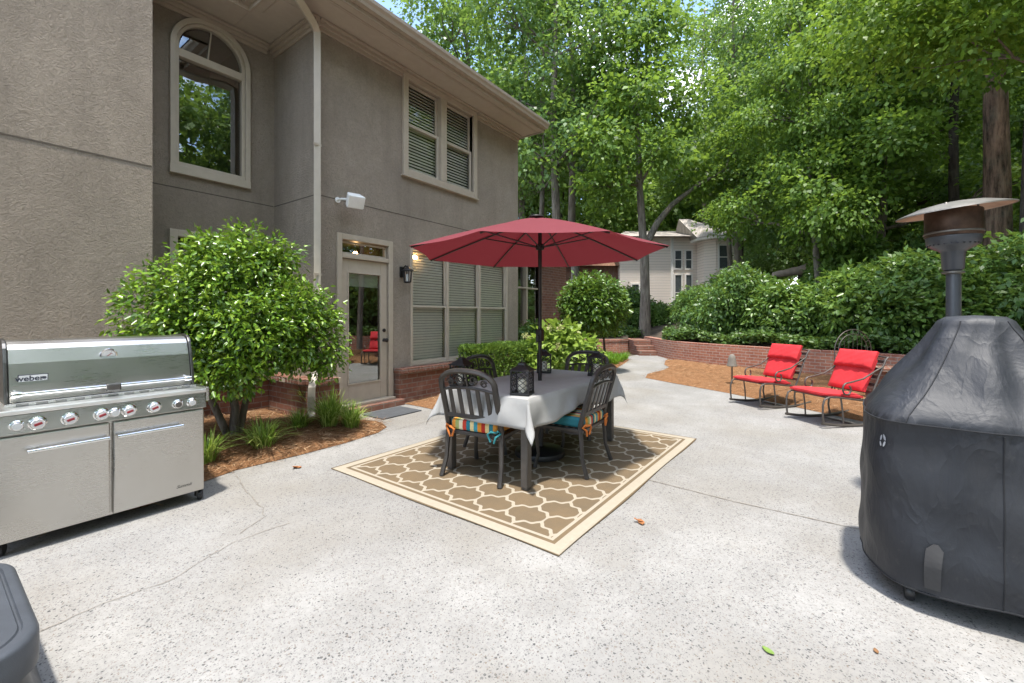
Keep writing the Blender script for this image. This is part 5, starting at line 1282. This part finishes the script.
RK = [((7.78, .72, 0), R(53), 'left rocking chair'), ((7.02, -.09, 0), R(46), 'right rocking chair')]
k0 = make_rocker('dark metal rocking chair with red cushion, nearer to the brick steps'); q0 = make_rcushion('bright red padded cushion on the left rocking chair')
k0.location, k0.rotation_euler.z = RK[0][0], RK[0][1]; q0.location, q0.rotation_euler.z = RK[0][0], RK[0][1]; k0.scale = q0.scale = (.97, .95, .93)
dup(k0, RK[1][0], RK[1][1], 'dark metal rocking chair with red cushion, nearer to the covered grill'); dup(q0, RK[1][0], RK[1][1], 'bright red padded cushion on the right rocking chair')

# ---- garden light and wire arch by the brick wall
gx, gy = at(732, 8.4)
gl = thing('garden_light', (gx, gy, .08), 'weathered grey bell shaped garden light in the pine straw left of the rocking chairs', 'garden light')
b = MB(); b.tube([(gx, gy, .05), (gx, gy, .42)], .014, 8); b.build('stake', 'rocker_metal', gl)
b = MB(); b.lathe([(.09, .40), (.095, .41), (.08, .46), (.07, .54), (.05, .61), (.02, .635), (.001, .637)], 16, (gx, gy, 0)); b.build('hood', 'stone_grey', gl)
ax_, ay_ = at(853, 7.05); Ma = Matrix.Translation((ax_, ay_, .05)) @ Matrix.Rotation(RC + .15, 4, 'Z')
wa = thing('wire_arch', (ax_, ay_, .05), 'thin dark wire arch trellis standing behind the right rocking chair', 'trellis')
for r_, zc, th in ((.34, .76, .008), (.27, .76, .006)):
    b = MB(); b.tube([tuple(Ma @ Vector(q)) for q in [(-r_, 0, 0)] + [(-r_ * math.cos(math.pi * i / 20), 0, zc + r_ * math.sin(math.pi * i / 20)) for i in range(21)] + [(r_, 0, 0)]], th, 6); b.build('hoop', 'rocker_metal', wa)
for i in range(9):
    a = math.pi * (i + .5) / 9; b = MB(); b.tube([tuple(Ma @ Vector((-q * math.cos(a), 0, .76 + q * math.sin(a)))) for q in (.27, .34)], .004, 5); b.build('spoke', 'rocker_metal', wa)
for i in range(-3, 4): x = i * .08; b = MB(); b.tube([tuple(Ma @ Vector((x, 0, z))) for z in (.1, .76 + math.sqrt(.27 ** 2 - x * x))], .0035, 5); b.build('rod', 'rocker_metal', wa)
b = MB(); b.tube([tuple(Ma @ Vector((x, 0, .12))) for x in (-.34, .34)], .005, 5); b.build('rod', 'rocker_metal', wa)
bx_, by_ = at(889, 6.9)
fb = thing('brick_stand', (bx_, by_, 0), 'low brick topped stand in the shade between the right rocking chair and the covered grill', 'stand', RC)
b = MB(); b.box(-.26, .26, -.2, .2, .50, .56); b.build('top', 'brick', fb, bevel=.008, local=True)
for s in (-1, 1): b = MB(); b.box(s * .2 - .04, s * .2 + .04, -.17, .17, 0, .499); b.build('support', 'brick_dark', fb, local=True)

# ---- patio heater
hx, hy = at(953, 2.95)
ph = thing('patio_heater', (hx, hy, 0), 'tall grey patio heater with tilted round reflector behind the covered grill', 'patio heater')
b = MB(); b.lathe([(.001, 0), (.23, 0), (.23, .03), (.215, .05), (.20, .52), (.15, .60), (.05, .64), (.001, .641)], 28, (hx, hy, 0)); b.build('tank_housing', 'heater_grey', ph)
b = MB(); b.tube([(hx, hy, .62), (hx, hy, 1.66)], .036, 16); b.build('pole', 'heater_grey', ph)
b = MB(); b.tube([(hx + .02, hy - .036, .65), (hx + .02, hy - .036, 1.66)], .009, 8); b.build('gas_pipe', 'heater_steel', ph)
b = MB(); b.lathe([(.036, 1.655), (.058, 1.66), (.058, 1.672), (.036, 1.676)], 20, (hx, hy, 0)); b.build('collar', 'heater_steel', ph)
b = MB(); b.lathe([(.046, 1.678), (.056, 1.69), (.062, 1.80), (.075, 1.815), (.11, 1.835), (.136, 1.86), (.140, 1.905), (.001, 1.906)], 24, (hx, hy, 0)); b.build('burner_cup', 'heater_grey', ph)
for i in range(26):
    a = 2 * math.pi * i / 26; b = MB() if i == 0 else b
    b.lathe([(.001, 0), (.006, 0), (.006, .004), (.001, .0045)], 6, (hx + .128 * math.cos(a), hy + .128 * math.sin(a), 1.850), Matrix.Rotation(a, 3, 'Z') @ Matrix.Rotation(R(70), 3, 'Y'))
b.build('air_hole', 'black_plastic', ph)
b = MB(); b.lathe([(.141, 1.907), (.145, 1.912), (.145, 2.075), (.142, 2.082), (.001, 2.083)], 28, (hx, hy, 0)); b.build('emitter_mesh', 'heater_burnt', ph)
b = MB(); b.lathe([(.146, 1.925), (.150, 1.928), (.150, 1.936), (.146, 1.939)], 28, (hx, hy, 0)); b.build('emitter_band', 'heater_steel', ph)
Mr = Matrix.Rotation(R(6), 4, Vector(cw(0, 1) + (0,)).normalized()).inverted()
def refl(mb, prof): 
    q = MB(); q.lathe(prof, 40); mb.add([tuple(Mr @ Vector(p_) + Vector((hx, hy, 2.075))) for p_ in q.v], q.f, True)
b = MB(); refl(b, [(.001, .066), (.09, .062), (.17, .048), (.23, .028), (.292, .006), (.295, -.002), (.291, -.002), (.287, .002)]); b.f = b.f[:-2]; b.sm = b.sm[:-2]; b.mi = b.mi[:-2]; b.uv = b.uv[:-2]; rf = b.build('reflector', 'heater_steel', ph)
b = MB(); refl(b, [(.288, .000), (.23, .022), (.17, .042), (.09, .056), (.001, .060)]); b.f = b.f[:-2]; b.sm = b.sm[:-2]; b.mi = b.mi[:-2]; b.uv = b.uv[:-2]; b.build('reflector_underside', 'heater_copper', rf)
for i in range(3):
    a = R(40 + 120 * i); p_ = Mr @ Vector((.16 * math.cos(a), .16 * math.sin(a), .045)) + Vector((hx, hy, 2.075)); b = MB(); b.sphere(p_, .012, 8); b.build('bolt', 'heater_steel', rf)
    b = MB(); b.tube([(hx + .12 * math.cos(a), hy + .12 * math.sin(a), 2.05), tuple(Mr @ Vector((.13 * math.cos(a), .13 * math.sin(a), .04)) + Vector((hx, hy, 2.075)))], .006, 5); b.build('reflector_strut', 'heater_steel', rf)

# ---- covered grill
KX, KY = 3.075, -.60
LV = [(.09, .345, .405, 3.0), (.105, .375, .428, 3.0), (.25, .385, .437, 3.2), (.45, .380, .434, 3.6), (.65, .374, .428, 4.2), (.80, .368, .420, 5.0), (.855, .367, .419, 5.2), (.872, .372, .424, 5.2), (.905, .362, .414, 4.8), (.945, .332, .386, 3.9), (1.00, .292, .345, 3.2), (1.08, .243, .293, 2.7), (1.16, .196, .240, 2.4), (1.24, .155, .190, 2.2), (1.305, .125, .155, 2.), (1.345, .110, .135, 2.), (1.366, .085, .105, 2.), (1.374, .004, .004, 2.)]
def cover_pt(a, z, out=0.):
    for (z0, rx0, ry0, e0), (z1, rx1, ry1, e1) in zip(LV, LV[1:]):
        if z0 <= z <= z1: f_ = (z - z0) / (z1 - z0); break
    rx, ry, e_ = rx0 + (rx1 - rx0) * f_, ry0 + (ry1 - ry0) * f_, e0 + (e1 - e0) * f_
    c_, s_ = math.cos(a), math.sin(a); r = (abs(c_) ** e_ + abs(s_) ** e_) ** (-1 / e_)
    t_ = max(0, min(1, (z - .1) / .2)) 
    wr = .006 * math.sin(a * 5 + z * 6) + .004 * math.sin(a * 11 - z * 9 + 1) + .004 * math.sin(a * 3 + z * 21)
    if z > .9: wr += .012 * math.cos(a * 8) * min(1, (z - .9) / .15) * max(0, (1.34 - z) / .2 if z > 1.14 else 1)
    elif z > .78: wr += .007 * math.sin(a * 46) * (z - .78) / .09 * (z < .866)
    wr *= min(1, max(0, (1.37 - z) / .1))
    return (KX + rx * r * c_ + (wr + out) * c_, KY + ry * r * s_ + (wr + out) * s_, z + .010 * math.sin(a * 4 + 1) * (z < .2))
cg = thing('covered_grill', (KX, KY, 0), 'round topped grill under a dusty black fabric cover at the right picture edge', 'covered grill')
zs = []
for (z0, *_), (z1, *_) in zip(LV, LV[1:]):
    k = max(1, int((z1 - z0) / .02)); zs += [z0 + (z1 - z0) * i / k for i in range(k)]
zs.append(LV[-1][0]); b = MB(); NA_ = 140
b.add([cover_pt(2 * math.pi * i / NA_, z) for z in zs for i in range(NA_)], [(j * NA_ + i, j * NA_ + (i + 1) % NA_, (j + 1) * NA_ + (i + 1) % NA_, (j + 1) * NA_ + i) for j in range(len(zs) - 1) for i in range(NA_)], True)
cv = b.build('cover', 'cover_fabric', cg)
for pts in ([cover_pt(math.pi + .03, z, .001) for z in [.1 + .76 * i / 30 for i in range(31)]], [cover_pt(math.pi - .62 + .1 * i / 24, z, .001) for i, z in enumerate([.875 + .47 * i / 24 for i in range(25)])], [cover_pt(math.pi + .72, z, .001) for z in [.875 + .47 * i / 24 for i in range(25)]], [cover_pt(2 * math.pi * i / 120, .871, .002) for i in range(120)], [cover_pt(2 * math.pi * i / 120, .112, .001) for i in range(120)]):
    b = MB(); b.tube(pts, .0032, 5, len(pts) == 120); b.build('seam', 'seam_black', cv)
b = MB(); vs = []
aS = math.atan2(-.433 - KY, -1.0 * .37)
for i in range(9):
    z = .345 - .205 * i / 8; w_ = .055 if i else .015
    for s in (-1, 1): vs.append(cover_pt(aS + s * w_ - .03 * i / 8, z, .006 + .010 * math.sin(i / 8 * 3)))
b.add(vs, [(2 * i, 2 * i + 1, 2 * i + 3, 2 * i + 2) for i in range(8)]); b.build('strap', 'cover_strap', cv, solid=.003)
b = MB()
aL = math.atan2(-.222 - KY, 2.715 - KX)
for (da, dz, ra, rz_, tl) in ((-.018, .018, .011, .015, .5), (.016, .014, .010, .014, -.4), (-.018, -.013, .010, .014, -.5), (.018, -.015, .009, .012, .5)):
    k = 10; vs = [cover_pt(aL - da - ra * math.cos(2 * math.pi * i / k) - tl * rz_ * math.sin(2 * math.pi * i / k), .765 + dz + rz_ * math.sin(2 * math.pi * i / k), .0035) for i in range(k)]; b.add(vs, [tuple(range(k))])
b.build('printed_mark', 'logo_white', cv)
for (x, y) in ((2.83, -.33), (2.83, -.88), (3.32, -.33), (3.32, -.88)):
    b = MB(); b.lathe([(.001, -.018), (.036, -.018), (.042, -.01), (.042, .01), (.036, .018), (.001, .018)], 18, (x, y, .042), Matrix.Rotation(R(90), 3, 'X')); b.tube([(x, y, .06), (x, y, .5)], .016, 8); b.build('caster', 'black_plastic', cg)

# ---- a few fallen leaves
for k, (px, py, mat, lab, s, rz) in enumerate([(641, 523, 'leaf_orange', 'curled orange fallen leaf on the concrete right of the rug', .055, .6), (297, 468, 'leaf_orange', 'tan fallen leaf on the concrete left of the rug', .06, 2.), (768, 652, 'leaf_green', 'small green fallen leaf at the lower right of the concrete', .035, 1.1), (876, 652, 'leaf_brown', 'tiny brown fallen leaf near the covered grill', .022, .2)]):
    x, y = gp(px, py); b = MB()
    b.grid(lambda a, c_: ((a - .5) * 2 * s, (c_ - .5) * 1.1 * s * (math.sin(math.pi * min(.97, a + .03)) ** .6), .006 + s * .35 * abs(c_ - .5) ** 1.2 + s * .3 * (a - .5) ** 2), 8, 6)
    if k < 2: b.grid(lambda a, c_: (.2 * s + (a - .5) * 1.2 * s * .4, .35 * s + (c_ - .5) * 1.5 * s, .008 + s * .3 * abs(a - .5) + s * .5 * c_ * c_), 6, 6)
    o = b.build('fallen_leaf', mat, local=True, solid=.001); o.scale = (.7, .7, .7); o.location = (x, y, 0); o.rotation_euler.z = rz; tag(o, lab, 'leaf', 'fallen leaves on the concrete')
# ================================================================== LIGHT
ELEV = R(77); HD = (.88, .475)
d = Vector((HD[0] * math.cos(ELEV), HD[1] * math.cos(ELEV), -math.sin(ELEV)))
sun = bpy.data.objects.new('sun', bpy.data.lights.new('sun', 'SUN')); col.objects.link(sun)
sun.data.energy = 2.25; sun.data.angle = R(2.5); sun.data.color = (1, .95, .87)
sun.rotation_euler = d.to_track_quat('-Z', 'Y').to_euler(); sun.location = (0, 0, 30)
wd = bpy.data.worlds.new('World'); sc.world = wd; wd.use_nodes = True
nt = wd.node_tree; nt.nodes.clear()
o = nt.nodes.new('ShaderNodeOutputWorld'); bg = nt.nodes.new('ShaderNodeBackground'); sk = nt.nodes.new('ShaderNodeTexSky')
sk.sky_type = 'NISHITA'; sk.sun_disc = False; sk.sun_elevation = ELEV; sk.sun_rotation = math.atan2(-HD[0], -HD[1]); sk.dust_density = 1.; sk.altitude = 200
tc = nt.nodes.new('ShaderNodeTexCoord'); mp = nt.nodes.new('ShaderNodeMapping'); mp.inputs['Scale'].default_value = (1, 1, 2.2)
ns = nt.nodes.new('ShaderNodeTexNoise'); ns.inputs['Scale'].default_value = 3.2; ns.inputs['Detail'].default_value = 7; ns.inputs['Roughness'].default_value = .55
rp = nt.nodes.new('ShaderNodeValToRGB'); rp.color_ramp.elements[0].position = .47; rp.color_ramp.elements[1].position = .66
mx = nt.nodes.new('ShaderNodeMix'); mx.data_type = 'RGBA'
nt.links.new(tc.outputs['Generated'], mp.inputs[0]); nt.links.new(mp.outputs[0], ns.inputs['Vector']); nt.links.new(ns.outputs['Fac'], rp.inputs[0])
nt.links.new(rp.outputs[0], mx.inputs[0]); nt.links.new(sk.outputs[0], mx.inputs[6]); mx.inputs[7].default_value = (9.5, 9.8, 10.2, 1)
nt.links.new(mx.outputs[2], bg.inputs[0]); bg.inputs[1].default_value = .15; nt.links.new(bg.outputs[0], o.inputs[0])
sc.view_settings.view_transform = 'Standard'; sc.view_settings.look = 'None'; sc.view_settings.exposure = 1.76; sc.view_settings.gamma = 1
sc.view_settings.use_curve_mapping = False
sc.cycles.max_bounces = 8; sc.cycles.diffuse_bounces = 6; sc.cycles.glossy_bounces = 4; sc.cycles.transparent_max_bounces = 12; sc.cycles.sample_clamp_indirect = 6
try: sc.cycles.use_denoising = True
except Exception: pass
